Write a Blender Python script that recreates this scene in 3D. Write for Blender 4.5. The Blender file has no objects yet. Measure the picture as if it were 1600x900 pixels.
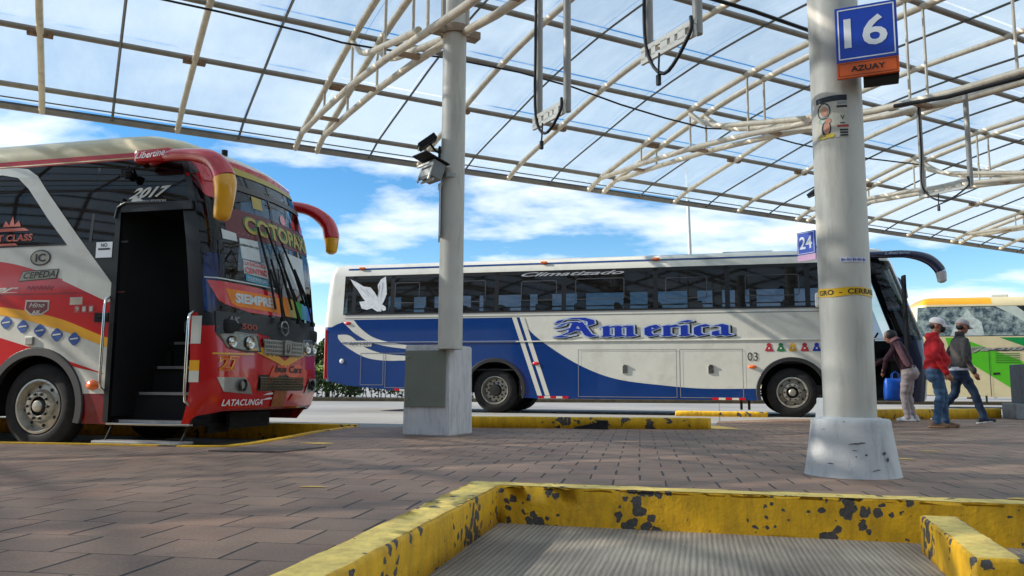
import bpy, bmesh, math, random
from mathutils import Vector, Matrix, geometry, bvhtree
random.seed(7)
SC = bpy.context.scene
COL = SC.collection
PI = math.pi
# ---------------------------------------------------------------- camera
F, HZ, ROLL, CH = 1260.0, 603.0, math.radians(0.35), 0.58
PITCH = math.atan((HZ-450)/F)
cd = bpy.data.cameras.new('camera'); cam = bpy.data.objects.new('camera', cd); COL.objects.link(cam)
cd.sensor_width = 36; cd.lens = F/1600*36; cd.clip_start = .05; cd.clip_end = 5000
_f = Vector((0, math.cos(PITCH), math.sin(PITCH))); _r = Vector((1, 0, 0)); _u = _r.cross(_f)
_R = _r*math.cos(ROLL)+_u*math.sin(ROLL); _U = _u*math.cos(ROLL)-_r*math.sin(ROLL)
cam.matrix_world = Matrix(((_R.x, _U.x, -_f.x, 0), (_R.y, _U.y, -_f.y, 0), (_R.z, _U.z, -_f.z, CH), (0, 0, 0, 1)))
SC.camera = cam
# ---------------------------------------------------------------- light
SUN = Vector((-.88, .07, .465)).normalized()      # towards the sun
w = bpy.data.worlds.new('World'); SC.world = w; w.use_nodes = True
nt = w.node_tree; nt.nodes.clear()
def N(t, **k):
    n = nt.nodes.new(t)
    for a, b in k.items(): setattr(n, a, b)
    return n
def LK(a, b): nt.links.new(a, b)
out = N('ShaderNodeOutputWorld'); bg = N('ShaderNodeBackground'); bg.inputs[1].default_value = .115
sky = N('ShaderNodeTexSky', sky_type='NISHITA', sun_disc=False, altitude=2600, air_density=1.25, dust_density=.6, ozone_density=1.3)
sky.sun_elevation = math.asin(SUN.z); sky.sun_rotation = math.atan2(SUN.x, SUN.y)
tc = N('ShaderNodeTexCoord'); sp = N('ShaderNodeSeparateXYZ'); LK(tc.outputs['Generated'], sp.inputs[0])
def M(op, a, b=None, c=None, clamp=False):
    n = N('ShaderNodeMath', operation=op, use_clamp=clamp)
    for i, v in enumerate((a, b, c)):
        if v is None: continue
        if isinstance(v, (int, float)): n.inputs[i].default_value = v
        else: LK(v, n.inputs[i])
    return n.outputs[0]
zc = M('ADD', M('MAXIMUM', sp.outputs['Z'], 0), .17)
cv = N('ShaderNodeCombineXYZ'); LK(M('DIVIDE', sp.outputs['X'], zc), cv.inputs[0]); LK(M('DIVIDE', sp.outputs['Y'], zc), cv.inputs[1])
mp = N('ShaderNodeMapping'); LK(cv.outputs[0], mp.inputs[0]); mp.inputs['Rotation'].default_value = (0, 0, .35); mp.inputs['Scale'].default_value = (.85, 1.05, 1); mp.inputs['Location'].default_value = (1.9, .35, 0)
n1 = N('ShaderNodeTexNoise'); n1.inputs['Scale'].default_value = 1.5; n1.inputs['Detail'].default_value = 11; n1.inputs['Roughness'].default_value = .56; n1.inputs['Distortion'].default_value = .1
LK(mp.outputs[0], n1.inputs[0])
# more cloud on the right-hand side and low down, as the photograph's sky has
bias = M('MULTIPLY', M('MULTIPLY', M('MAXIMUM', M('SUBTRACT', sp.outputs['X'], .12), 0), .34), M('MULTIPLY', M('SUBTRACT', sp.outputs['Z'], .17), 5, clamp=True))
bias2 = M('MULTIPLY', M('SUBTRACT', .30, M('ABSOLUTE', M('SUBTRACT', sp.outputs['Z'], .10))), .16)
dens = M('ADD', M('ADD', n1.outputs[0], bias), bias2)
cr = N('ShaderNodeValToRGB'); LK(dens, cr.inputs[0]); cr.color_ramp.elements[0].position = .50; cr.color_ramp.elements[0].color = (0, 0, 0, 1); cr.color_ramp.elements[1].position = .625; cr.color_ramp.elements[1].color = (1, 1, 1, 1)
e_ = cr.color_ramp.elements.new(.56); e_.color = (.55, .55, .55, 1)
n2 = N('ShaderNodeTexNoise'); n2.inputs['Scale'].default_value = 2.4; n2.inputs['Detail'].default_value = 6; LK(mp.outputs[0], n2.inputs[0])
cc = N('ShaderNodeMixRGB'); LK(n2.outputs[0], cc.inputs[0]); cc.inputs[1].default_value = (4.3, 4.9, 5.9, 1); cc.inputs[2].default_value = (6.6, 6.9, 7.2, 1)
hs = N('ShaderNodeHueSaturation'); hs.inputs['Saturation'].default_value = 1.4; hs.inputs['Value'].default_value = .90; LK(sky.outputs[0], hs.inputs['Color'])
mx = N('ShaderNodeMixRGB'); LK(M('MULTIPLY', cr.outputs[0], .88), mx.inputs[0]); LK(hs.outputs[0], mx.inputs[1]); LK(cc.outputs[0], mx.inputs[2])
LK(mx.outputs[0], bg.inputs[0]); LK(bg.outputs[0], out.inputs[0])
sl = bpy.data.lights.new('sun', 'SUN'); sl.energy = 4.8; sl.angle = math.radians(.6); sl.color = (1, .94, .85)
so = bpy.data.objects.new('sun', sl); COL.objects.link(so); so.rotation_euler = SUN.to_track_quat('Z', 'Y').to_euler(); so.location = (-20, 0, 20)
SC.view_settings.view_transform = 'Standard'; SC.view_settings.look = 'None'; SC.view_settings.exposure = .85; SC.view_settings.gamma = 1
try: SC.view_settings.use_curve_mapping = False
except Exception: pass
SC.cycles.max_bounces = 8; SC.cycles.transparent_max_bounces = 24
# ---------------------------------------------------------------- materials
def srgb(c):
    return tuple(((x/255)/12.92 if x/255 <= .04045 else ((x/255+.055)/1.055)**2.4) for x in c)+(1,)
MATS = {}
def mat(name, col, rough=.6, metal=0, var=.12, vscale=6, bump=0, bscale=60, coat=0, dirt=None, dscale=3, damt=.5, emit=None):
    if name in MATS: return MATS[name]
    m = bpy.data.materials.new(name); m.use_nodes = True; t = m.node_tree; p = t.nodes['Principled BSDF']
    c = col if len(col) == 4 else tuple(col)+(1,)
    def n_(k): return t.nodes.new(k)
    tcn = n_('ShaderNodeTexCoord')
    nz = n_('ShaderNodeTexNoise'); nz.inputs['Scale'].default_value = vscale; nz.inputs['Detail'].default_value = 6; t.links.new(tcn.outputs['Object'], nz.inputs[0])
    mr = n_('ShaderNodeMapRange'); t.links.new(nz.outputs[0], mr.inputs[0]); mr.inputs[1].default_value = .3; mr.inputs[2].default_value = .7; mr.inputs[3].default_value = 1-var; mr.inputs[4].default_value = 1+var
    mm = n_('ShaderNodeVectorMath'); mm.operation = 'SCALE'; mm.inputs[0].default_value = c[:3]; t.links.new(mr.outputs[0], mm.inputs['Scale'])
    col_out = mm.outputs[0]
    if dirt:
        n3 = n_('ShaderNodeTexNoise'); n3.inputs['Scale'].default_value = dscale; n3.inputs['Detail'].default_value = 9; n3.inputs['Roughness'].default_value = .7; mpx = n_('ShaderNodeMapping'); mpx.inputs['Scale'].default_value = (2.2, 2.2, .35) if name in ('column_paint', 'plinth_paint', 'tube_cream', 'base_paint') else (1, 1, 1); t.links.new(tcn.outputs['Object'], mpx.inputs[0]); t.links.new(mpx.outputs[0], n3.inputs[0])
        r3 = n_('ShaderNodeValToRGB'); t.links.new(n3.outputs[0], r3.inputs[0]); r3.color_ramp.elements[0].position = .5; r3.color_ramp.elements[1].position = .72
        ml = n_('ShaderNodeMath'); ml.operation = 'MULTIPLY'; t.links.new(r3.outputs[0], ml.inputs[0]); ml.inputs[1].default_value = damt
        mi = n_('ShaderNodeMixRGB'); t.links.new(ml.outputs[0], mi.inputs[0]); t.links.new(col_out, mi.inputs[1]); mi.inputs[2].default_value = tuple(dirt)[:3]+(1,); col_out = mi.outputs[0]
    t.links.new(col_out, p.inputs['Base Color'])
    p.inputs['Roughness'].default_value = rough; p.inputs['Metallic'].default_value = metal
    if coat: p.inputs['Coat Weight'].default_value = coat; p.inputs['Coat Roughness'].default_value = .06
    if bump:
        nb = n_('ShaderNodeTexNoise'); nb.inputs['Scale'].default_value = bscale; nb.inputs['Detail'].default_value = 5; t.links.new(tcn.outputs['Object'], nb.inputs[0])
        b = n_('ShaderNodeBump'); b.inputs['Strength'].default_value = bump; b.inputs['Distance'].default_value = .01; t.links.new(nb.outputs[0], b.inputs['Height']); t.links.new(b.outputs[0], p.inputs['Normal'])
    if emit: p.inputs['Emission Color'].default_value = c; p.inputs['Emission Strength'].default_value = emit
    MATS[name] = m; return m
def S(name, rgb, **k): return mat(name, srgb(rgb), **k)
# paints
bus_white = S('bus_white', (206, 204, 192), rough=.28, coat=.6, var=.04, vscale=2, dirt=srgb((150, 142, 125)), dscale=2.2, damt=.35)
bus_cream = S('bus_cream', (204, 190, 150), rough=.35, coat=.4, var=.05, dirt=srgb((150, 138, 110)), damt=.4)
bus_red = S('bus_red', (190, 14, 20), rough=.22, coat=.8, var=.06, vscale=2)
bus_darkred = S('bus_darkred', (110, 10, 22), rough=.35, coat=.4, var=.1)
bus_yellow = S('bus_yellow', (226, 160, 14), rough=.3, coat=.6, var=.05)
bus_blue = S('bus_blue', (4, 50, 112), rough=.22, coat=.9, var=.06, vscale=2)
bus_navy = S('bus_navy', (10, 22, 60), rough=.25, coat=.8, var=.05)
bus_black = S('bus_black', (8, 8, 9), rough=.35, coat=.12, var=.1)
matte_black = S('matte_black', (12, 12, 13), rough=.8, var=.3)
rubber = S('rubber', (19, 18, 18), rough=.85, var=.25, vscale=14, bump=.3, bscale=90, dirt=srgb((80, 75, 68)), dscale=8, damt=.25)
lime = S('lime_paint', (78, 172, 24), rough=.35, coat=.4, var=.05)
green = S('green_paint', (0, 132, 62), rough=.35, coat=.4, var=.05)
chrome = S('chrome', (205, 205, 200), rough=.16, metal=1, var=.05)
steel = S('steel', (150, 148, 140), rough=.42, metal=.8, var=.2, vscale=20, dirt=srgb((90, 76, 58)), dscale=14, damt=.5)
gunmetal = S('gunmetal', (70, 70, 68), rough=.45, metal=.6, var=.2)
amber = S('amber', (220, 96, 10), rough=.2, coat=.5, var=.1)
redlens = S('redlens', (190, 12, 24), rough=.2, coat=.5, var=.1)
lettersilver = S('lettersilver', (172, 186, 206), rough=.3, var=.03)
letterblue = S('letterblue', (22, 48, 150), rough=.3, var=.05)
ghost = S('ghost_grey', (120, 122, 126), rough=.5, var=.2)
eagle_m = S('eagle_grey', (196, 200, 202), rough=.5, var=.12, vscale=14)
tube_m = S('tube_cream', (204, 192, 170), rough=.5, var=.1, vscale=5, dirt=srgb((120, 92, 66)), dscale=3, damt=.45)
purlin_m = S('purlin_grey', (136, 126, 112), rough=.55, var=.12, vscale=5, dirt=srgb((96, 84, 70)), dscale=4, damt=.5)
bar_m = S('bar_dark', (92, 92, 88), rough=.5, metal=.3, var=.15)
rust_m = S('rust_block', (122, 92, 66), rough=.8, var=.4, vscale=30, dirt=srgb((60, 40, 26)), dscale=20)
col_m = S('column_paint', (198, 193, 180), rough=.5, var=.06, vscale=3, dirt=srgb((128, 120, 104)), dscale=2.6, damt=.6, bump=.12, bscale=30)
base_m = S('base_paint', (200, 198, 194), rough=.6, var=.06, vscale=4, dirt=srgb((120, 120, 120)), dscale=4.5, damt=.55, bump=.25, bscale=26)
plinth_m = S('plinth_paint', (206, 202, 200), rough=.7, var=.07, vscale=5, dirt=srgb((110, 108, 108)), dscale=7, damt=.55, bump=.25, bscale=40)
door_m = S('cabinet_green', (116, 120, 106), rough=.4, var=.05)
concrete_m = S('concrete_grey', (150, 150, 150), rough=.85, var=.15, vscale=10, bump=.4, bscale=50, dirt=srgb((90, 90, 92)), damt=.6)
sign_blue = S('sign_blue', (16, 66, 178), rough=.4, var=.03)
sign_white = S('sign_white', (232, 234, 236), rough=.5, var=.03)
sign_orange = S('sign_orange', (214, 92, 26), rough=.45, var=.05)
sign_pink = S('sign_pink', (226, 170, 200), rough=.5, var=.05)
black_m = S('black_ink', (16, 15, 16), rough=.6, var=.1)
cable_m = S('cable_black', (14, 14, 15), rough=.6, var=.2)
skin_m = S('skin', (150, 98, 74), rough=.5, var=.06, vscale=20)
hair_m = S('hair', (22, 18, 16), rough=.6, var=.3, vscale=40)
def leafm(name, rgb): return S(name, rgb, rough=.6, var=.45, vscale=3)
leaf_dark = leafm('leaf_dark', (40, 58, 22)); leaf_mid = leafm('leaf_mid', (70, 98, 28)); leaf_bright = leafm('leaf_bright', (112, 140, 36))
bark_m = S('bark', (74, 60, 48), rough=.9, var=.3, vscale=20)
def glassmat(name, tint, trans, rough=.03):
    m = bpy.data.materials.new(name); m.use_nodes = True; t = m.node_tree; t.nodes.clear()
    o = t.nodes.new('ShaderNodeOutputMaterial'); a = t.nodes.new('ShaderNodeBsdfTransparent'); g = t.nodes.new('ShaderNodeBsdfGlossy'); x = t.nodes.new('ShaderNodeMixShader'); fr = t.nodes.new('ShaderNodeFresnel'); d = t.nodes.new('ShaderNodeBsdfDiffuse'); x2 = t.nodes.new('ShaderNodeMixShader')
    fr.inputs[0].default_value = 1.5; g.inputs['Roughness'].default_value = rough; a.inputs[0].default_value = tuple(tint)+(1,); d.inputs[0].default_value = (.012, .012, .014, 1)
    x2.inputs[0].default_value = trans; t.links.new(d.outputs[0], x2.inputs[1]); t.links.new(a.outputs[0], x2.inputs[2])
    t.links.new(fr.outputs[0], x.inputs[0]); t.links.new(x2.outputs[0], x.inputs[1]); t.links.new(g.outputs[0], x.inputs[2]); t.links.new(x.outputs[0], o.inputs[0])
    MATS[name] = m; return m
glass_dark = glassmat('glass_dark', (.27, .33, .40), .8)
glass_black = glassmat('glass_black', (.16, .17, .18), .7)
glass_ws = glassmat('glass_windshield', (.55, .62, .62), .95, .02)
def sheetmat():
    m = bpy.data.materials.new('polycarbonate'); m.use_nodes = True; t = m.node_tree; t.nodes.clear(); L = t.links.new
    o = t.nodes.new('ShaderNodeOutputMaterial'); a = t.nodes.new('ShaderNodeBsdfTransparent'); tr = t.nodes.new('ShaderNodeBsdfTranslucent'); df = t.nodes.new('ShaderNodeBsdfDiffuse'); gl = t.nodes.new('ShaderNodeBsdfGlossy')
    a.inputs[0].default_value = (.80, .88, .96, 1); tr.inputs[0].default_value = (.47, .57, .62, 1); df.inputs[0].default_value = (.46, .56, .62, 1); gl.inputs['Roughness'].default_value = .18
    tcn = t.nodes.new('ShaderNodeTexCoord'); mpn = t.nodes.new('ShaderNodeMapping'); L(tcn.outputs['Object'], mpn.inputs[0]); mpn.inputs['Scale'].default_value = (1.6, .5, 1)
    nz = t.nodes.new('ShaderNodeTexNoise'); nz.inputs['Scale'].default_value = 1.3; nz.inputs['Detail'].default_value = 8; nz.inputs['Roughness'].default_value = .65; L(mpn.outputs[0], nz.inputs[0])
    mr = t.nodes.new('ShaderNodeMapRange'); L(nz.outputs[0], mr.inputs[0]); mr.inputs[1].default_value = .3; mr.inputs[2].default_value = .72; mr.inputs[3].default_value = .60; mr.inputs[4].default_value = .80
    x1 = t.nodes.new('ShaderNodeMixShader'); x1.inputs[0].default_value = .15; L(tr.outputs[0], x1.inputs[1]); L(df.outputs[0], x1.inputs[2])
    x2 = t.nodes.new('ShaderNodeMixShader'); L(mr.outputs[0], x2.inputs[0]); L(a.outputs[0], x2.inputs[1]); L(x1.outputs[0], x2.inputs[2])
    fr = t.nodes.new('ShaderNodeFresnel'); fr.inputs[0].default_value = 1.35; x3 = t.nodes.new('ShaderNodeMixShader'); fm_ = t.nodes.new('ShaderNodeMath'); fm_.operation = 'MULTIPLY'; fm_.inputs[1].default_value = .12; L(fr.outputs[0], fm_.inputs[0]); L(fm_.outputs[0], x3.inputs[0]); L(x2.outputs[0], x3.inputs[1]); L(gl.outputs[0], x3.inputs[2]); L(x3.outputs[0], o.inputs[0])
    return m
sheet_m = sheetmat()
def worn_yellow(name, chip_lo, chip_hi, scale, base=(214, 166, 20), chipc=(66, 62, 60)):
    m = mat(name, srgb(base), rough=.6, var=.12, vscale=9, bump=.0); t = m.node_tree; p = t.nodes['Principled BSDF']; L = t.links.new
    src = p.inputs['Base Color'].links[0].from_socket
    tcn = t.nodes.new('ShaderNodeTexCoord')
    vo = t.nodes.new('ShaderNodeTexNoise'); vo.inputs['Scale'].default_value = scale; vo.inputs['Detail'].default_value = 7; vo.inputs['Roughness'].default_value = .55; vo.inputs['Distortion'].default_value = .5; L(tcn.outputs['Object'], vo.inputs[0])
    n4 = t.nodes.new('ShaderNodeTexNoise'); n4.inputs['Scale'].default_value = 1.7; n4.inputs['Detail'].default_value = 2; L(tcn.outputs['Object'], n4.inputs[0])
    ad = t.nodes.new('ShaderNodeMath'); ad.operation = 'MULTIPLY_ADD'; L(n4.outputs[0], ad.inputs[0]); ad.inputs[1].default_value = .6; L(vo.outputs[0], ad.inputs[2])
    r = t.nodes.new('ShaderNodeValToRGB'); r.color_ramp.elements[0].position = chip_lo; r.color_ramp.elements[1].position = chip_hi
    if name == 'kerb_paint_near':
        dn = t.nodes.new('ShaderNodeTexNoise'); dn.inputs['Scale'].default_value = 26; dn.inputs['Detail'].default_value = 5; L(tcn.outputs['Object'], dn.inputs[0])
        dm = t.nodes.new('ShaderNodeVectorMath'); dm.operation = 'MULTIPLY_ADD'; L(dn.outputs[1], dm.inputs[0]); dm.inputs[1].default_value = (.05, .05, .05); L(tcn.outputs['Object'], dm.inputs[2])
        vr = t.nodes.new('ShaderNodeTexVoronoi'); vr.inputs['Scale'].default_value = 18; L(dm.outputs[0], vr.inputs['Vector'])
        n4.inputs['Scale'].default_value = 3.2
        th_ = t.nodes.new('ShaderNodeMapRange'); L(n4.outputs[0], th_.inputs[0]); th_.inputs[1].default_value = .42; th_.inputs[2].default_value = .62; th_.inputs[3].default_value = .0; th_.inputs[4].default_value = .58
        df_ = t.nodes.new('ShaderNodeMath'); df_.operation = 'SUBTRACT'; L(th_.outputs[0], df_.inputs[0]); L(vr.outputs['Distance'], df_.inputs[1])
        mr_ = t.nodes.new('ShaderNodeMapRange'); L(df_.outputs[0], mr_.inputs[0]); mr_.inputs[1].default_value = 0; mr_.inputs[2].default_value = .03; L(mr_.outputs[0], r.inputs[0]); r.color_ramp.elements[0].position = .2; r.color_ramp.elements[1].position = .7
    else: L(ad.outputs[0], r.inputs[0])
    # grime streaks
    mp2 = t.nodes.new('ShaderNodeMapping'); L(tcn.outputs['Object'], mp2.inputs[0]); mp2.inputs['Scale'].default_value = (9, 9, 2.4)
    n5 = t.nodes.new('ShaderNodeTexNoise'); n5.inputs['Scale'].default_value = 1.6; n5.inputs['Detail'].default_value = 9; n5.inputs['Roughness'].default_value = .72; L(mp2.outputs[0], n5.inputs[0])
    r5 = t.nodes.new('ShaderNodeMapRange'); L(n5.outputs[0], r5.inputs[0]); r5.inputs[1].default_value = .42; r5.inputs[2].default_value = .70; r5.inputs[3].default_value = 0; r5.inputs[4].default_value = .5
    g = t.nodes.new('ShaderNodeMixRGB'); L(r5.outputs[0], g.inputs[0]); L(src, g.inputs[1]); g.inputs[2].default_value = srgb((120, 84, 24))
    n6 = t.nodes.new('ShaderNodeTexNoise'); n6.inputs['Scale'].default_value = 55; n6.inputs['Detail'].default_value = 4; L(tcn.outputs['Object'], n6.inputs[0])
    cc = t.nodes.new('ShaderNodeMixRGB'); L(n6.outputs[0], cc.inputs[0]); cc.inputs[1].default_value = srgb((28, 27, 27)); cc.inputs[2].default_value = srgb((104, 98, 92))
    mi = t.nodes.new('ShaderNodeMixRGB'); L(r.outputs[0], mi.inputs[0]); L(g.outputs[0], mi.inputs[1]); L(cc.outputs[0], mi.inputs[2]); L(mi.outputs[0], p.inputs['Base Color'])
    # relief: chips are sunk, paint slightly rough
    hm = t.nodes.new('ShaderNodeMath'); hm.operation = 'MULTIPLY_ADD'; L(r.outputs[0], hm.inputs[0]); hm.inputs[1].default_value = -1.0; 
    sc6 = t.nodes.new('ShaderNodeMath'); sc6.operation = 'MULTIPLY'; L(n6.outputs[0], sc6.inputs[0]); sc6.inputs[1].default_value = .35; L(sc6.outputs[0], hm.inputs[2])
    b = t.nodes.new('ShaderNodeBump'); b.inputs['Strength'].default_value = .8; b.inputs['Distance'].default_value = .012; L(hm.outputs[0], b.inputs['Height']); L(b.outputs[0], p.inputs['Normal'])
    return m
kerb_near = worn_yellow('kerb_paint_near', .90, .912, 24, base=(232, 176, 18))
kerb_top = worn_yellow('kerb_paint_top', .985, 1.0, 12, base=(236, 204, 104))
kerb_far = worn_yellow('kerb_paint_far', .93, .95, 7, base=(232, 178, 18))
# ---------------------------------------------------------------- mesh builder
class MB:
    def __init__(s): s.v = []; s.f = []; s.m = []
    def add(s, vs, fs, m=0):
        o = len(s.v); s.v += [tuple(p) for p in vs]; s.f += [tuple(i+o for i in f) for f in fs]; s.m += [m]*len(fs); return s
    def box(s, c, d, m=0, rz=0, bev=0):
        x, y, z = (k/2 for k in d)
        if bev:
            b = min(bev, x, y, z); vs = []; 
            bm = bmesh.new(); bmesh.ops.create_cube(bm, size=1); 
            for v in bm.verts: v.co = Vector((v.co.x*d[0], v.co.y*d[1], v.co.z*d[2]))
            bmesh.ops.bevel(bm, geom=bm.edges[:], offset=b, segments=2, profile=.6, affect='EDGES')
            bm.verts.index_update(); vs = [v.co.copy() for v in bm.verts]; fs = [[v.index for v in f.verts] for f in bm.faces]; bm.free()
        else:
            vs = [Vector((a*x, b*y, e*z)) for a in (-1, 1) for b in (-1, 1) for e in (-1, 1)]; fs = [(0, 1, 3, 2), (4, 6, 7, 5), (0, 4, 5, 1), (2, 3, 7, 6), (0, 2, 6, 4), (1, 5, 7, 3)]
        R = Matrix.Rotation(rz, 3, 'Z') if not isinstance(rz, Matrix) else rz
        return s.add([R@v+Vector(c) for v in vs], fs, m)
    def tube(s, pts, r, m=0, n=10, cap=True, sx=1, up=None):
        pts = [Vector(p) for p in pts]; rs = r if isinstance(r, (list, tuple)) else [r]*len(pts)
        vs = []; ref = Vector(up) if up else None
        for i, p in enumerate(pts):
            d = (pts[min(i+1, len(pts)-1)]-pts[max(i-1, 0)]).normalized()
            if ref is None: ref = Vector((0, 0, 1)) if abs(d.z) < .9 else Vector((1, 0, 0))
            a = d.cross(ref).normalized(); b = a.cross(d).normalized()
            if not up: ref = b
            for k in range(n):
                t = 2*PI*k/n; vs.append(p+(a*math.cos(t)*sx+b*math.sin(t))*rs[i])
        fs = [(i*n+k, i*n+(k+1) % n, (i+1)*n+(k+1) % n, (i+1)*n+k) for i in range(len(pts)-1) for k in range(n)]
        if cap: fs += [tuple(range(n))[::-1], tuple((len(pts)-1)*n+k for k in range(n))]
        return s.add(vs, fs, m)
    def lathe(s, prof, c=(0, 0, 0), axis='z', n=32, m=0, cap=False):
        vs = []
        for r, h in prof:
            for k in range(n):
                t = 2*PI*k/n; x, y = r*math.cos(t), r*math.sin(t)
                vs.append({'z': (c[0]+x, c[1]+y, c[2]+h), 'y': (c[0]+x, c[1]+h, c[2]+y), 'x': (c[0]+h, c[1]+x, c[2]+y)}[axis])
        fs = [(i*n+k, i*n+(k+1) % n, (i+1)*n+(k+1) % n, (i+1)*n+k) for i in range(len(prof)-1) for k in range(n)]
        if cap: fs += [tuple(range(n))[::-1], tuple((len(prof)-1)*n+k for k in range(n))]
        return s.add(vs, fs, m)
    def prism(s, poly, z0, z1, m=0, mtop=None):
        n = len(poly); tri = geometry.tessellate_polygon([[Vector((p[0], p[1], 0)) for p in poly]])
        vs = [(p[0], p[1], z0) for p in poly]+[(p[0], p[1], z1) for p in poly]
        s.add(vs, [(i, (i+1) % n, n+(i+1) % n, n+i) for i in range(n)]+[tuple(t) for t in tri], m)
        s.add([(p[0], p[1], z1) for p in poly], [tuple(t) for t in tri], m if mtop is None else mtop); return s
    def build(s, name, mats, parent=None, smooth=False, label=None):
        me = bpy.data.meshes.new(name); me.from_pydata(s.v, [], s.f)
        for x in (mats if isinstance(mats, (list, tuple)) else [mats]): me.materials.append(x)
        me.polygons.foreach_set('material_index', s.m)
        bm = bmesh.new(); bm.from_mesh(me); bmesh.ops.remove_doubles(bm, verts=bm.verts, dist=1e-5)
        bmesh.ops.recalc_face_normals(bm, faces=bm.faces)
        if smooth:
            for f in bm.faces: f.smooth = True
            ang = math.radians(smooth if smooth > 1 else 38)
            for e in bm.edges:
                if len(e.link_faces) == 2 and e.calc_face_angle(0) > ang: e.smooth = False
        bm.to_mesh(me); bm.free(); me.update()
        o = bpy.data.objects.new(name, me); COL.objects.link(o)
        if parent: o.parent = parent
        if label: o['label'] = label
        return o
def thing(name, label, cat, loc=(0, 0, 0), rz=0, group=None):
    o = bpy.data.objects.new(name, None); COL.objects.link(o); o.location = loc; o.rotation_euler = (0, 0, rz); o.empty_display_size = .2
    o['label'] = label; o['category'] = cat
    if group: o['group'] = group
    return o
def tag(o, label, cat, group=None):
    o['label'] = label; o['category'] = cat
    if group: o['group'] = group
    return o
def structure(o): o['kind'] = 'structure'; return o
_tc = {}
def text2d(s, size=1, bold=0, shear=0, space=1, align='LEFT', res=3):
    k = (s, size, bold, shear, space, align)
    if k in _tc: return _tc[k]
    c = bpy.data.curves.new('lettering', 'FONT'); c.body = s; c.size = size; c.offset = bold; c.shear = shear; c.space_character = space; c.align_x = align; c.resolution_u = res; c.fill_mode = 'FRONT'
    o = bpy.data.objects.new('lettering', c); COL.objects.link(o); bpy.context.view_layer.update()
    me = bpy.data.meshes.new_from_object(o.evaluated_get(bpy.context.evaluated_depsgraph_get()))
    r = ([(v.co.x, v.co.y) for v in me.vertices], [tuple(p.vertices) for p in me.polygons])
    bpy.data.objects.remove(o); bpy.data.curves.remove(c); bpy.data.meshes.remove(me); _tc[k] = r; return r
def put_text(mb, s, fit, fmap, m=0, bold=0, shear=0, space=1):
    """fit=(u0,v0,u1,v1): the box the capitals fill; fmap(u,v)->xyz"""
    vs, fs = text2d(s, 1, bold, shear, space)
    if not vs: return
    x0 = min(v[0] for v in vs); x1 = max(v[0] for v in vs); y0 = min(v[1] for v in vs); y1 = max(v[1] for v in vs)
    u0, v0, u1, v1 = fit
    mb.add([fmap(u0+(x-x0)/(x1-x0)*(u1-u0), v0+(y-y0)/(y1-y0)*(v1-v0)) for x, y in vs], fs, m)
def poly_map(mb, poly, fmap, m=0):
    tri = geometry.tessellate_polygon([[Vector((p[0], p[1], 0)) for p in poly]]); mb.add([fmap(*p) for p in poly], [tuple(t) for t in tri], m)
def lerp(tab, x):
    if x <= tab[0][0]: return tab[0][1]
    for (a, b), (c, d) in zip(tab, tab[1:]):
        if x <= c: return b+(d-b)*(x-a)/(c-a)
    return tab[-1][1]
def smoothlerp(tab, x):
    """Catmull-Rom through a table"""
    if x <= tab[0][0]: return tab[0][1]
    if x >= tab[-1][0]: return tab[-1][1]
    for i in range(len(tab)-1):
        (a, b), (c, d) = tab[i], tab[i+1]
        if x <= c:
            t = (x-a)/(c-a); h = c-a
            m0 = (d-(tab[i-1][1] if i else b))/(c-(tab[i-1][0] if i else a)) if i else (d-b)/h
            m1 = ((tab[i+2][1])-b)/(tab[i+2][0]-a) if i+2 < len(tab) else (d-b)/h
            return (2*t**3-3*t*t+1)*b+(t**3-2*t*t+t)*h*m0+(-2*t**3+3*t*t)*d+(t**3-t*t)*h*m1
def strip_map(mb, top, bot, x0, x1, fmap, m=0, n=24):
    vs = []
    for i in range(n+1):
        x = x0+(x1-x0)*i/n; a = smoothlerp(bot, x) if isinstance(bot, list) else bot; b = smoothlerp(top, x) if isinstance(top, list) else top
        vs += [fmap(x, a), fmap(x, max(a, b))]
    mb.add(vs, [(2*i, 2*i+2, 2*i+3, 2*i+1) for i in range(n)], m)
exec_order = []
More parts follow.
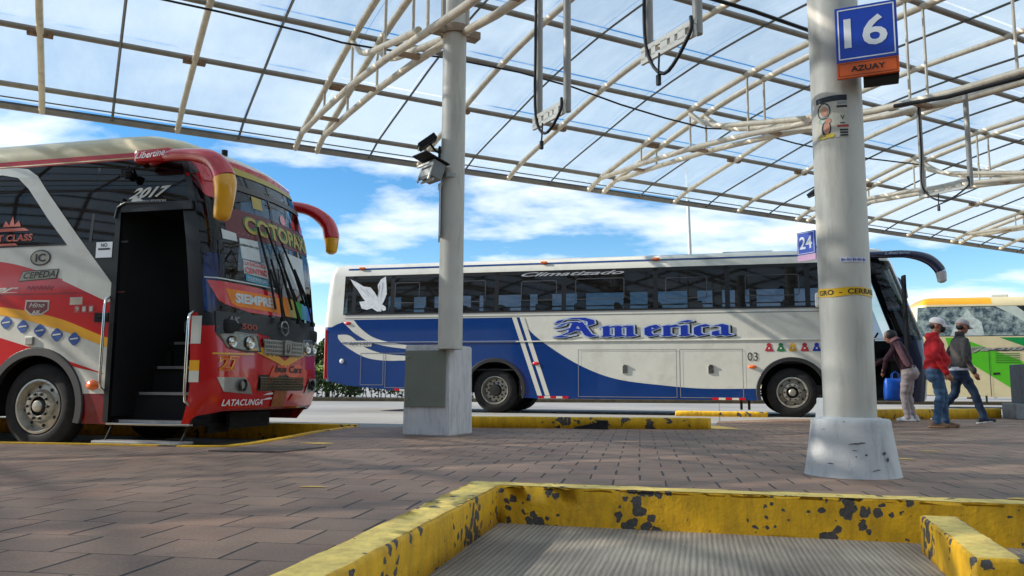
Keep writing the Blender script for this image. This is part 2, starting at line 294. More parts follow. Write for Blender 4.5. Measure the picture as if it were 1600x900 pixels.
# ================================================================ GROUND
def simple_node_mat(name):
    m = bpy.data.materials.new(name); m.use_nodes = True; return m, m.node_tree, m.node_tree.nodes['Principled BSDF']
def paver_mat():
    m, t, p = simple_node_mat('brown_pavers'); L = t.links.new
    tcn = t.nodes.new('ShaderNodeTexCoord'); mpn = t.nodes.new('ShaderNodeMapping'); L(tcn.outputs['Object'], mpn.inputs[0]); mpn.inputs['Rotation'].default_value = (0, 0, math.radians(9))
    # joints wander slightly
    wn = t.nodes.new('ShaderNodeTexNoise'); wn.inputs['Scale'].default_value = 2.2; wn.inputs['Detail'].default_value = 3; L(mpn.outputs[0], wn.inputs[0])
    vm = t.nodes.new('ShaderNodeVectorMath'); vm.operation = 'MULTIPLY_ADD'; L(wn.outputs[1], vm.inputs[0]); vm.inputs[1].default_value = (.022, .022, 0); L(mpn.outputs[0], vm.inputs[2])
    def m_(op, a, b=None, clamp=False):
        n = t.nodes.new('ShaderNodeMath'); n.operation = op; n.use_clamp = clamp
        for k, v in enumerate((a, b)):
            if v is None: continue
            if isinstance(v, (int, float)): n.inputs[k].default_value = v
            else: L(v, n.inputs[k])
        return n.outputs[0]
    sx_ = t.nodes.new('ShaderNodeSeparateXYZ'); L(vm.outputs[0], sx_.inputs[0])
    v_ = m_('DIVIDE', sx_.outputs[1], .29); row = m_('FLOOR', v_); u_ = m_('ADD', m_('DIVIDE', sx_.outputs[0], .31), m_('MULTIPLY', m_('FLOORED_MODULO', row, 2), .5)); colu = m_('FLOOR', u_)
    du = m_('MULTIPLY', m_('SUBTRACT', .5, m_('ABSOLUTE', m_('SUBTRACT', m_('FRACT', u_), .5))), .31); dv = m_('MULTIPLY', m_('SUBTRACT', .5, m_('ABSOLUTE', m_('SUBTRACT', m_('FRACT', v_), .5))), .29)
    wn2 = t.nodes.new('ShaderNodeTexWhiteNoise'); wn2.noise_dimensions = '2D'; cb_ = t.nodes.new('ShaderNodeCombineXYZ'); L(colu, cb_.inputs[0]); L(row, cb_.inputs[1]); L(cb_.outputs[0], wn2.inputs['Vector'])
    wn3 = t.nodes.new('ShaderNodeTexNoise'); wn3.inputs['Scale'].default_value = 3.1; wn3.inputs['Detail'].default_value = 4; L(tcn.outputs['Object'], wn3.inputs[0])
    gate = m_('MULTIPLY', m_('SUBTRACT', wn3.outputs[0], .36), 5, True)
    ju = m_('MULTIPLY', m_('SUBTRACT', 1, m_('DIVIDE', du, m_('ADD', .004, m_('MULTIPLY', wn2.outputs[0], .006))), True), 2.2, True)
    jv = m_('MULTIPLY', m_('MULTIPLY', m_('SUBTRACT', 1, m_('DIVIDE', dv, .0055), True), m_('MULTIPLY', gate, .75)), 1.2, True)
    joint = m_('MAXIMUM', ju, jv)
    cbr = t.nodes.new('ShaderNodeMixRGB'); L(wn2.outputs[0], cbr.inputs[0]); cbr.inputs[1].default_value = srgb((150, 120, 98)); cbr.inputs[2].default_value = srgb((130, 105, 87))
    br_ = t.nodes.new('ShaderNodeMixRGB'); L(joint, br_.inputs[0]); L(cbr.outputs[0], br_.inputs[1]); br_.inputs[2].default_value = srgb((34, 27, 25))
    n1 = t.nodes.new('ShaderNodeTexNoise'); n1.inputs['Scale'].default_value = .8; n1.inputs['Detail'].default_value = 8; n1.inputs['Roughness'].default_value = .65; L(tcn.outputs['Object'], n1.inputs[0])
    r1 = t.nodes.new('ShaderNodeMapRange'); L(n1.outputs[0], r1.inputs[0]); r1.inputs[1].default_value = .32; r1.inputs[2].default_value = .7; r1.inputs[3].default_value = .52; r1.inputs[4].default_value = 1.26
    n2 = t.nodes.new('ShaderNodeTexNoise'); n2.inputs['Scale'].default_value = 90; n2.inputs['Detail'].default_value = 4; L(tcn.outputs['Object'], n2.inputs[0])
    r2 = t.nodes.new('ShaderNodeMapRange'); L(n2.outputs[0], r2.inputs[0]); r2.inputs[1].default_value = .3; r2.inputs[2].default_value = .7; r2.inputs[3].default_value = .78; r2.inputs[4].default_value = 1.2
    a = t.nodes.new('ShaderNodeMath'); a.operation = 'MULTIPLY'; L(r1.outputs[0], a.inputs[0]); L(r2.outputs[0], a.inputs[1])
    s = t.nodes.new('ShaderNodeVectorMath'); s.operation = 'SCALE'; L(br_.outputs[0], s.inputs[0]); L(a.outputs[0], s.inputs['Scale'])
    # reddish patches
    n3 = t.nodes.new('ShaderNodeTexNoise'); n3.inputs['Scale'].default_value = 1.9; n3.inputs['Detail'].default_value = 5; L(tcn.outputs['Object'], n3.inputs[0])
    r3 = t.nodes.new('ShaderNodeMapRange'); L(n3.outputs[0], r3.inputs[0]); r3.inputs[1].default_value = .5; r3.inputs[2].default_value = .75; r3.inputs[3].default_value = 0; r3.inputs[4].default_value = .55
    mi = t.nodes.new('ShaderNodeMixRGB'); mi.blend_type = 'MULTIPLY'; L(r3.outputs[0], mi.inputs[0]); L(s.outputs[0], mi.inputs[1]); mi.inputs[2].default_value = (1.0, .74, .62, 1)
    L(mi.outputs[0], p.inputs['Base Color'])
    rr = t.nodes.new('ShaderNodeMapRange'); L(n1.outputs[0], rr.inputs[0]); rr.inputs[3].default_value = .5; rr.inputs[4].default_value = .8; L(rr.outputs[0], p.inputs['Roughness'])
    h = t.nodes.new('ShaderNodeMath'); h.operation = 'MULTIPLY_ADD'; L(joint, h.inputs[0]); h.inputs[1].default_value = -1.6
    h2 = t.nodes.new('ShaderNodeMath'); h2.operation = 'MULTIPLY'; L(n2.outputs[0], h2.inputs[0]); h2.inputs[1].default_value = .35; L(h2.outputs[0], h.inputs[2])
    b = t.nodes.new('ShaderNodeBump'); b.inputs['Strength'].default_value = .8; b.inputs['Distance'].default_value = .008; L(h.outputs[0], b.inputs['Height']); L(b.outputs[0], p.inputs['Normal'])
    return m
def bay_mat():
    m, t, p = simple_node_mat('grooved_concrete'); L = t.links.new
    tcn = t.nodes.new('ShaderNodeTexCoord'); mpn = t.nodes.new('ShaderNodeMapping'); L(tcn.outputs['Object'], mpn.inputs[0]); mpn.inputs['Rotation'].default_value = (0, 0, math.radians(13))
    wv = t.nodes.new('ShaderNodeTexWave'); wv.wave_type = 'BANDS'; wv.bands_direction = 'X'; wv.inputs['Scale'].default_value = 12; wv.inputs['Distortion'].default_value = 1.3; wv.inputs['Detail'].default_value = 3; wv.inputs['Detail Scale'].default_value = .5; wv.inputs['Detail Roughness'].default_value = .6; L(mpn.outputs[0], wv.inputs[0])
    mp2 = t.nodes.new('ShaderNodeMapping'); L(mpn.outputs[0], mp2.inputs[0]); mp2.inputs['Scale'].default_value = (34, 1.1, 1)
    ns = t.nodes.new('ShaderNodeTexNoise'); ns.inputs['Scale'].default_value = 1.6; ns.inputs['Detail'].default_value = 9; ns.inputs['Roughness'].default_value = .72; L(mp2.outputs[0], ns.inputs[0])
    n1 = t.nodes.new('ShaderNodeTexNoise'); n1.inputs['Scale'].default_value = 1.4; n1.inputs['Detail'].default_value = 7; L(tcn.outputs['Object'], n1.inputs[0])
    c = t.nodes.new('ShaderNodeValToRGB'); L(n1.outputs[0], c.inputs[0]); c.color_ramp.elements[0].position = .3; c.color_ramp.elements[0].color = srgb((122, 110, 96)); c.color_ramp.elements[1].position = .7; c.color_ramp.elements[1].color = srgb((172, 158, 138))
    mm = t.nodes.new('ShaderNodeMath'); mm.operation = 'MULTIPLY'; hw = t.nodes.new('ShaderNodeMath'); hw.operation = 'MULTIPLY_ADD'; L(wv.outputs[1], hw.inputs[0]); hw.inputs[1].default_value = .36; hw.inputs[2].default_value = .5; L(hw.outputs[0], mm.inputs[0]); L(ns.outputs[0], mm.inputs[1])
    r = t.nodes.new('ShaderNodeMapRange'); L(mm.outputs[0], r.inputs[0]); r.inputs[1].default_value = .12; r.inputs[2].default_value = .42; r.inputs[3].default_value = .42; r.inputs[4].default_value = 1.22
    s = t.nodes.new('ShaderNodeVectorMath'); s.operation = 'SCALE'; L(c.outputs[0], s.inputs[0]); L(r.outputs[0], s.inputs['Scale']); L(s.outputs[0], p.inputs['Base Color'])
    p.inputs['Roughness'].default_value = .85
    b = t.nodes.new('ShaderNodeBump'); b.inputs['Strength'].default_value = .7; b.inputs['Distance'].default_value = .012; L(mm.outputs[0], b.inputs['Height']); L(b.outputs[0], p.inputs['Normal'])
    return m
def road_mat():
    m, t, p = simple_node_mat('pale_road_concrete'); L = t.links.new
    tcn = t.nodes.new('ShaderNodeTexCoord'); n1 = t.nodes.new('ShaderNodeTexNoise'); n1.inputs['Scale'].default_value = .25; n1.inputs['Detail'].default_value = 9; L(tcn.outputs['Object'], n1.inputs[0])
    c = t.nodes.new('ShaderNodeValToRGB'); L(n1.outputs[0], c.inputs[0]); c.color_ramp.elements[0].position = .3; c.color_ramp.elements[0].color = srgb((128, 126, 122)); c.color_ramp.elements[1].position = .7; c.color_ramp.elements[1].color = srgb((160, 157, 150))
    br = t.nodes.new('ShaderNodeTexBrick'); mpn = t.nodes.new('ShaderNodeMapping'); L(tcn.outputs['Object'], mpn.inputs[0]); mpn.inputs['Rotation'].default_value = (0, 0, .25); L(mpn.outputs[0], br.inputs[0]); br.offset = 0
    br.inputs['Scale'].default_value = 1; br.inputs['Brick Width'].default_value = 5; br.inputs['Row Height'].default_value = 4; br.inputs['Mortar Size'].default_value = .012
    br.inputs['Color1'].default_value = (1, 1, 1, 1); br.inputs['Color2'].default_value = (.93, .93, .93, 1); br.inputs['Mortar'].default_value = (.45, .44, .42, 1)
    x = t.nodes.new('ShaderNodeMixRGB'); x.blend_type = 'MULTIPLY'; x.inputs[0].default_value = 1; L(c.outputs[0], x.inputs[1]); L(br.outputs[0], x.inputs[2]); L(x.outputs[0], p.inputs['Base Color']); p.inputs['Roughness'].default_value = .8
    nb = t.nodes.new('ShaderNodeTexNoise'); nb.inputs['Scale'].default_value = 40; L(tcn.outputs['Object'], nb.inputs[0]); b = t.nodes.new('ShaderNodeBump'); b.inputs['Strength'].default_value = .3; b.inputs['Distance'].default_value = .01; L(nb.outputs[0], b.inputs['Height']); L(b.outputs[0], p.inputs['Normal'])
    return m
paver_m, bay_m, road_m = paver_mat(), bay_mat(), road_mat()
KA = math.radians(-14.3); KU = Vector((math.cos(KA), math.sin(KA), 0)); KV = Vector((-math.sin(KA), math.cos(KA), 0))
def kl(p, u, v=0): q = Vector((p[0], p[1], 0))+KU*u+KV*v; return (q.x, q.y)
NC = (-.224, 4.97)                        # far corner of the near bay (outer edge of the kerb)
LE = Vector((-.503, -2.422, 0)).normalized()   # left kerb direction, towards the camera
def le(u): return (NC[0]+LE.x*u, NC[1]+LE.y*u)
b2 = [(-32, 14.3), (-4.917, 7.886), (-3.6, 7.70), (-2.9, 7.57), (-2.62, 7.64), (-2.5, 8.05), (-2.42, 8.9), (-2.36, 10.1), (-2.16, 11.35)]
far_edge = [(-.51, 11.52), (2.80, 11.40), (3.55, 14.0), (4.9, 15.1), (5.6, 15.2), (6.15, 14.75), (9.9, 16.35), (60, 18)]
pave_poly = [(-32, -14), le(19.4), NC, kl(NC, 60)] + far_edge[::-1] + b2[::-1]
MB().prism(pave_poly, -.35, 0).build('pavement', [paver_m]); structure(bpy.data.objects['pavement'])
MB().box((0, 0, -.27), (90, 60, .14)).build('bay_floor', [bay_m]); structure(bpy.data.objects['bay_floor'])
# road beyond (its own sheet at pavement level, edge butts the pavement)
kerbF = [(-34, 20.35), (-6.6, 12.75), (-2.16, 11.62)]
road_poly = [(-1500, 20.0)] + kerbF + [(-2.16, 11.35)] + far_edge + [(1500, 18), (1500, 2500), (-1500, 2500)]
MB().prism(road_poly, -.36, -.003).build('road', [road_m]); structure(bpy.data.objects['road'])
MB().add([(-1500, -1500, -.36), (1500, -1500, -.36), (1500, 1500, -.36), (-1500, 1500, -.36)], [(0, 1, 2, 3)]).build('ground', [road_m]); structure(bpy.data.objects['ground'])
# kerbs ------------------------------------------------------------
def rough_prism(poly, z0, z1, mats, name, label, bev=.018, seg=.10, jit=.0026, group=None):
    """kerb: prism with softened, slightly chipped arrises; side faces mat 0, top mat 1"""
    bm = bmesh.new(); n = len(poly)
    lo = [bm.verts.new((p[0], p[1], z0)) for p in poly]; hi = [bm.verts.new((p[0], p[1], z1)) for p in poly]
    for i in range(n): bm.faces.new((lo[i], lo[(i+1) % n], hi[(i+1) % n], hi[i]))
    ft = bm.faces.new(hi); ft.material_index = 1; bm.faces.new(lo[::-1])
    bmesh.ops.recalc_face_normals(bm, faces=bm.faces)
    bmesh.ops.triangulate(bm, faces=[f for f in bm.faces if len(f.verts) > 4], ngon_method='EAR_CLIP')
    L = 0
    for _ in range(9):
        es = [e for e in bm.edges if e.calc_length() > seg*1.5]
        if not es: break
        bmesh.ops.subdivide_edges(bm, edges=es, cuts=1)
        bmesh.ops.triangulate(bm, faces=[f for f in bm.faces if len(f.verts) > 4])
        if len(bm.verts) > 30000: break
    sharp = [e for e in bm.edges if len(e.link_faces) == 2 and e.calc_face_angle(0) > .8 and max(v.co.z for v in e.verts) > z1-.01]
    bmesh.ops.bevel(bm, geom=sharp, offset=bev, segments=2, profile=.5, affect='EDGES')
    from mathutils import noise
    for v in bm.verts:
        if v.co.z > z0+.02:
            d = noise.noise_vector(v.co*9)*jit*1.5+noise.noise_vector(v.co*31)*jit; v.co += d
    for f in bm.faces: f.smooth = True
    me = bpy.data.meshes.new(name); bm.to_mesh(me); bm.free()
    for x in mats: me.materials.append(x)
    o = bpy.data.objects.new(name, me); COL.objects.link(o)
    return tag(o, label, 'kerb', group)
ni = kl(NC, .205, -.17)                   # inner corner
KW = .17
left_in = lambda u: (ni[0]+LE.x*u, ni[1]+LE.y*u)
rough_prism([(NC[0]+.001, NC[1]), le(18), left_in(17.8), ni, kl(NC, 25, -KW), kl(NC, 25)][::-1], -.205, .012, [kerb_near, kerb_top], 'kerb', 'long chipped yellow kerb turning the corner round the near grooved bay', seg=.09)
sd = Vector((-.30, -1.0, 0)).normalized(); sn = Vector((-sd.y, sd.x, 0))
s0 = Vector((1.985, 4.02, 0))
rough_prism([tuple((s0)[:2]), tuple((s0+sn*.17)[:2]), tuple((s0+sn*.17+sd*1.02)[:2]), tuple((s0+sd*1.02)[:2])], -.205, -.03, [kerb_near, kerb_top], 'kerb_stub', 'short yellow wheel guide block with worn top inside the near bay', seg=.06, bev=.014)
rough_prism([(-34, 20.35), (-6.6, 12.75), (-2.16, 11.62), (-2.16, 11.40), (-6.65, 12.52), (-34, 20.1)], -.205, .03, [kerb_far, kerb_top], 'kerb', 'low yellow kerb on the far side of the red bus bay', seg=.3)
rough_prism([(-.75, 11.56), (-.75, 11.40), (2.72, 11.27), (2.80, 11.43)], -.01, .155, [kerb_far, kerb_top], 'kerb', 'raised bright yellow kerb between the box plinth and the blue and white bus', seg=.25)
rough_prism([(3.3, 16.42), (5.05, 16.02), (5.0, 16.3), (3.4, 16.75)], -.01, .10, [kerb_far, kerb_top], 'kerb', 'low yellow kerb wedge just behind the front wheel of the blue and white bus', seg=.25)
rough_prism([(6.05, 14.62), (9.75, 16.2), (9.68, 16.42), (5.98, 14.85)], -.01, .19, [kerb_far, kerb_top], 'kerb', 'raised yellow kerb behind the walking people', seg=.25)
# thin yellow edging round the red bus bay
ed = MB(); e_in = b2[1:]
def offs(poly, d):
    r = []
    for i, p in enumerate(poly):
        a = Vector(poly[max(i-1, 0)]); b = Vector(poly[min(i+1, len(poly)-1)]); t = (b-a).normalized(); r.append((p[0]-t.y*d, p[1]+t.x*d))
    return r
pts2 = [(-32, 14.3)]+e_in; o1 = offs(pts2, .09)
ed.prism(pts2+o1[::-1], -.205, .012, 0); tag(ed.build('kerb', [kerb_far]), 'thin yellow edging along the pavement beside the red bus', 'kerb')
# loose floor details
MB().prism([(-2.62, 7.10), (-1.98, 7.02), (-1.72, 7.62), (-2.30, 7.72)], .001, .012).build('manhole_cover', [S('cover_metal', (106, 92, 82), rough=.6, metal=.3, var=.3, vscale=12)])
tag(bpy.data.objects['manhole_cover'], 'grey metal access cover set in the pavers near the red bus', 'manhole cover')
ym = MB()
random.seed(3)
def splat(cx, cy, sx, sy, n=11):
    poly = [(cx+math.cos(2*PI*i/n)*sx*random.uniform(.55, 1.1), cy+math.sin(2*PI*i/n)*sy*random.uniform(.55, 1.1)) for i in range(n)]
    tri = geometry.tessellate_polygon([[Vector((a, b, 0)) for a, b in poly]]); ym.add([(a, b, .004) for a, b in poly], [tuple(t) for t in tri])
for c in ((-1.9, 8.15, .19, .12), (-1.13, 4.7, .10, .03), (3.25, 6.75, .09, .05), (2.72, 4.38, .10, .04), (-1.15, 9.9, .18, .08), (3.9, 7.6, .12, .05)): splat(*c)
tri_ = [(2.82, 11.28), (3.20, 11.32), (3.10, 12.5), (2.82, 11.75)]; ym.add([(a, b, .004) for a, b in tri_], [(0, 1, 2, 3)])
ym.build('paint_marking', [S('old_yellow', (206, 168, 84), rough=.7, var=.2, vscale=20)]); structure(bpy.data.objects['paint_marking'])
wb = thing('wheel_stop', 'small black rubber wheel stop lying against the yellow kerb', 'wheel stop', (1.12, 11.22, 0), KA)
MB().box((.14, 0, .06), (.14, .12, .12), bev=.01).build('block', [rubber], wb)
MB().add([(-.26, -.06, 0), (.07, -.06, 0), (.07, .06, 0), (-.26, .06, 0), (.07, -.06, .09), (.07, .06, .09), (-.26, -.06, .015), (-.26, .06, .015)], [(0, 1, 4, 6), (3, 7, 5, 2), (6, 4, 5, 7), (0, 6, 7, 3), (0, 3, 2, 1), (1, 2, 5, 4)]).build('ramp', [rubber], wb)
# ================================================================ CANOPY
TH = math.radians(28.4); CE = Vector((math.cos(TH), math.sin(TH), 0)); CN = Vector((-math.sin(TH), math.cos(TH), 0))
CL = Vector((-.84, 9.39, 0)); SP = 6.8
PROF = [(-12.6, 5.45), (-10.9, 5.75), (-9.3, 5.95), (-7.7, 6.08), (-6.2, 6.15), (-4.6, 6.18), (-3.0, 6.2), (-1.51, 6.2), (.15, 6.22), (1.64, 6.15), (3.14, 5.96), (4.6, 5.66), (6.24, 5.30), (6.72, 5.12)]
PN = [p[0] for p in PROF]
def ch(n): return smoothlerp(PROF, n)
canopy = thing('bus_bay_canopy', 'long cream tube framed glazed canopy arching over the bays', 'canopy', CL, TH)
GR = [-12.6+i*.6 for i in range(32)]+[6.24, 6.72]; GAPS = [n-.13 for n in PN[1:-2]]; GR = sorted(set(round(g, 3) for g in GR+[g-.02 for g in GAPS]+[g+.02 for g in GAPS] if g <= 6.72 and not any(abs(g-q) < .019 for q in GAPS)))
STEP = (SP-.42)/6
def rib(e, r, m, dz=0, name='rib'):
    MB().tube([(e, n, ch(n)+dz) for n in GR], r, n=8 if r > .03 else 4).build(name, [m], canopy, smooth=60)
edges = []
for k in range(-6, 5):
    b = k*SP
    for s in (-.21, .21): rib(b+s, .056, tube_m, 0); 
    for i in range(1, 6):
        e = b+.21+STEP*i; edges.append(e)
        if i in (2, 4): rib(e, .05, tube_m, 0)
        else: rib(e, .022, bar_m, .03, 'glazing_bar')
    edges.append(b)
E0, E1 = -6*SP-.5, 5*SP+.1
for n in PN[1:-1]:
    MB().tube([(E0, n, ch(n)+.07), (E1, n, ch(n)+.07)], .048, n=8).build('purlin', [purlin_m], canopy, smooth=60)
MB().box(((E0+E1)/2, 6.74, ch(6.72)+.02), (E1-E0, .06, .075)).build('eaves_rail', [purlin_m], canopy)
MB().box(((E0+E1)/2, 6.79, ch(6.72)+.10), (E1-E0, .05, .035)).build('eaves_flashing', [bar_m], canopy)
MB().tube([(E0, 6.55, ch(6.55)+.06), (E1, 6.55, ch(6.55)+.06)], .012, n=6).build('gutter_wire', [bar_m], canopy)
edges = sorted(edges)
for a, b in zip(edges, edges[1:]):
    mb = MB(); vs = []
    for n in GR:
        for e in (a+.004, b-.004): vs.append((e, n, ch(n)+.135))
    mb.add(vs, [(2*i, 2*i+1, 2*i+3, 2*i+2) for i in range(len(GR)-1) if not any(abs((GR[i]+GR[i+1])/2-g) < .015 for g in GAPS)])
    mb.build('roof_sheet', [sheet_m], canopy, smooth=60)
# rusty packing blocks where thick ribs meet a purlin
for k in range(-2, 5):
    for e in (k*SP, k*SP+.21+STEP*2, k*SP+.21+STEP*4):
        mb = MB(); wd = .30 if e == k*SP else .34
        mb.box((e, 4.6, ch(4.6)+.02), (wd, .10, .09), bev=.01)
        mb.build('packing_block', [rust_m], canopy)
# trusses
BOT = [(6.24, 5.30), (4.7, 5.27), (3.14, 5.20), (1.6, 5.06), (.3, 4.90), (-1.0, 4.71), (-2.2, 4.60), (-3.6, 4.56), (-5.2, 4.62), (-7, 4.9), (-9.3, 5.6), (-10.6, 5.78)]
def off_at(n): return lerp([(-10.6, .21), (-5, .19), (-1.2, .20), (0, .17), (1.2, .19), (4, .21), (6.24, .21)], n)
def truss(k):
    b = k*SP
    t = MB(); root = None
    hs = MB()
    for s in (-1, 1): hs.tube([(b+s*off_at(n), n, h) for n, h in BOT], .052, n=10)
    root = hs.build('truss', [tube_m], canopy, smooth=60)
    for s in (-1, 1):
        c = [(3.14, 5.90), (2.75, 5.60), (2.3, 5.42), (1.7, 5.28), (1.0, 5.12), (.35, 4.98)]
        MB().tube([(b+s*.2, n, smoothlerp(sorted(c), n)) for n in [3.14, 2.95, 2.75, 2.5, 2.25, 2, 1.7, 1.3, .9, .35]], .048, n=10).build('curved_brace', [tube_m], root, smooth=60)
    for n in (4.7, 3.14, 1.6, .05, -1.55, -3.05, -4.7, -6.6):
        h0 = smoothlerp(sorted(BOT), n)
        for s in (-1, 1): MB().tube([(b+s*.205, n, h0), (b+s*.205, n, ch(n))], .022, n=6).build('post', [tube_m], root, smooth=60)
    for n in (5.1, 3.1, 1.2, -1.6, -3.3):
        h0 = smoothlerp(sorted(BOT), n)
        MB().box((b, n, h0-.01), (.40, .09, .05)).build('tie_plate', [S('tie_plate', (160, 130, 100), rough=.6, var=.2)], root)
for k in range(-1, 5): truss(k)
# hanging screen brackets: each a thing of its own
def smooth_path(P, k=6):
    P = [Vector(p) for p in P]; r = []
    for i in range(len(P)-1):
        a, b, c, d = P[max(i-1, 0)], P[i], P[i+1], P[min(i+2, len(P)-1)]
        for q in range(k): t = q/k; r.append(.5*((2*b)+(c-a)*t+(2*a-5*b+4*c-d)*t*t+(3*b-a-3*c+d)*t**3))
    return r+[P[-1]]
def bracket(k, n0, n1, zb, label, e=0.0, seed=1):
    o = thing('screen_bracket', label, 'bracket', CL+CE*(k*SP+e), TH, 'screen brackets hung from the canopy trusses')
    for n in (n0, n1):
        zt = smoothlerp(sorted(BOT), n)
        MB().tube([(0, n, zt), (0, n, zb)], .035, n=8).build('hanger', [S('hanger_grey', (158, 154, 146), rough=.5, var=.1)], o, smooth=60)
    mb = MB(); na, nb = min(n0, n1), max(n0, n1); L = nb-na
    # slotted mounting plate between the hangers
    z0, z1 = zb-.03, zb+.10
    mb.box((-.045, (na+nb)/2, z0+.02), (.025, L+.06, .04)); mb.box((-.045, (na+nb)/2, z1-.02), (.025, L+.06, .04))
    for q in (0, .2, .38, .56, .78, 1): mb.box((-.045, na+L*q, (z0+z1)/2), (.025, .05+.03*(q in (.2, .56)), z1-z0-.06))
    mb.build('mounting_plate', [S('plate_white', (206, 202, 190), rough=.5, var=.1)], o)
    rr = random.Random(seed)
    c = [(-.05, n0-.03, smoothlerp(sorted(BOT), n0)+.1), (-.07, n0-.05, (zb+4.6)/2), (-.06, n0-.04, zb+.1), (-.08, (n0+n1)/2, zb-.13-rr.random()*.08), (-.08, n1, zb-.02), (-.06, n1, zb+.12)]
    MB().tube(smooth_path(c), .014, n=6).build('cable', [cable_m], o, smooth=60)
    MB().tube([(-.08, (n0*.6+n1*.4), zb-.03), (-.09, (n0*.6+n1*.4), zb-.2)], .008, n=5).build('loose_wire', [cable_m], o)
    MB().box((-.09, (n0*.6+n1*.4), zb-.24), (.03, .03, .08), bev=.006).build('plug', [cable_m], o)
    return o
bracket(0, -2.25, -2.75, 3.02, 'screen bracket on two grey hangers nearest the box plinth column, black cable beside it', .02, 1)
bracket(0, -3.95, -4.5, 3.05, 'empty screen bracket hanging at the top of the picture with a black cable loop', .0, 2)
bracket(1, -1.5, -2.2, 3.32, 'white slotted screen bracket hanging to the right of the 16 sign column', .05, 3)
# cables under the roof
tag(MB().tube([(-7, 3.0, 5.86), (-4.5, 2.92, 5.84), (-2.2, 2.85, 5.80), (-1.0, 2.75, 5.72), (-.5, 2.7, 5.66), (0, 2.7, 5.68), (1.3, 2.75, 5.80), (2.6, 2.8, 5.84), (3.6, 2.75, 5.76), (4.6, 2.7, 5.60), (5.6, 2.7, 5.52), (6.6, 2.7, 5.48), (7.6, 2.7, 5.62), (9, 2.7, 5.55), (11, 2.6, 5.5), (13, 2.6, 5.62)], .016, n=6).build('power_cable', [cable_m], None, smooth=60), 'thin black cable sagging along the canopy below a purlin', 'cable')
pc = bpy.data.objects['power_cable']; pc.location = CL; pc.rotation_euler = (0, 0, TH)
c2 = MB().tube([(1.0, -.35, 6.12), (3, -.36, 6.10), (4.8, -.36, 6.11), (6.2, -.36, 6.06), (6.6, -.3, 5.9)], .03, n=6).build('power_cable', [cable_m], None, smooth=60); c2.location = CL; c2.rotation_euler = (0, 0, TH)
tag(c2, 'thick black cable tied to the purlin left of the 16 sign', 'cable')
c3 = MB().tube([(6.45, -1.4, 4.62), (6.45, -2.2, 4.50), (6.45, -3.2, 4.44), (6.5, -4.4, 4.47), (6.5, -6, 4.7)], .03, n=6).build('power_cable', [cable_m], None, smooth=60); c3.location = CL; c3.rotation_euler = (0, 0, TH)
tag(c3, 'black cable lying along the truss tubes right of the 16 sign', 'cable')
# ================================================================ COLUMNS
def column_shaft(par, r, h, z0=0, name='shaft'):
    MB().lathe([(r, z0), (r, h)], n=48).build(name, [col_m], par, smooth=60)
def collar(par, r, z, rz=0):
    mb = MB(); mb.lathe([(r+.005, -.05), (r+.035, -.05), (r+.035, .05), (r+.005, .05)], (0, 0, z), n=36)
    mb.box((0, 0, z-.01), (.62, .16, .09), rz=rz)
    mb.build('collar', [S('collar_brown', (150, 126, 100), rough=.6, var=.2)], par, smooth=40)
CLc = Vector((-.715, 9.39, 0))
# left column on a box plinth
cl_ = thing('canopy_column', 'round cream column rising from a tall box plinth with a cabinet door', 'column', CLc)
column_shaft(cl_, .142, 5.9, 1.0); collar(cl_, .142, 4.86, TH)
for a_ in (2.9, 3.6, -.2, .35): MB().tube([(math.cos(a_)*.165, math.sin(a_)*.165, 4.8), (math.cos(a_)*.165, math.sin(a_)*.165, 5.95)], .018, n=6).build('conduit', [tube_m], cl_, smooth=60)
# plinth: corners from the photograph's ground points
pA, pB, pC = Vector((-1.275, 9.58, 0)), Vector((-.722, 9.385, 0)), Vector((-.475, 9.98, 0)); pD = pA+pC-pB
pl = [(q.x-CLc.x, q.y-CLc.y) for q in (pA, pB, pC, pD)]
mb = MB(); n = 4; taper = .965; cx = sum(p[0] for p in pl)/4; cy = sum(p[1] for p in pl)/4
bmv = [(x, y, 0) for x, y in pl]+[(cx+(x-cx)*taper, cy+(y-cy)*taper, 1.055) for x, y in pl]
mb.add(bmv, [(0, 1, 5, 4), (1, 2, 6, 5), (2, 3, 7, 6), (3, 0, 4, 7), (4, 5, 6, 7), (3, 2, 1, 0)])
po = mb.build('plinth', [plinth_m], cl_)
bmx = bmesh.new(); bmx.from_mesh(po.data); bmesh.ops.bevel(bmx, geom=bmx.edges[:], offset=.012, segments=2, affect='EDGES'); bmx.to_mesh(po.data); bmx.free()
fA, fB = Vector((pl[0][0], pl[0][1], 0)), Vector((pl[1][0], pl[1][1], 0)); fu = (fB-fA).normalized(); fn = Vector((fu.y, -fu.x, 0)); fl_ = (fB-fA).length
rz_ = math.atan2(fu.y, fu.x)
c_ = fA+fu*(fl_*.485)+fn*(-.002); 
MB().box((c_.x, c_.y, .66), (fl_*.875, .05, .655), rz=rz_, bev=.006).build('cabinet_door', [door_m], cl_)
cdoor = bpy.data.objects['cabinet_door']
for zz in (.91, .42):
    h = fA+fu*(.075)+fn*.028; MB().lathe([(.012, 0), (.012, .008), (.004, .01)], (0, 0, 0), n=12, cap=True).build('lock', [steel], cdoor, smooth=60)
    lo = [o for o in bpy.data.objects if o.name.startswith('lock')][-1]; lo.location = (h.x, h.y, zz); lo.rotation_euler = (PI/2, 0, rz_)
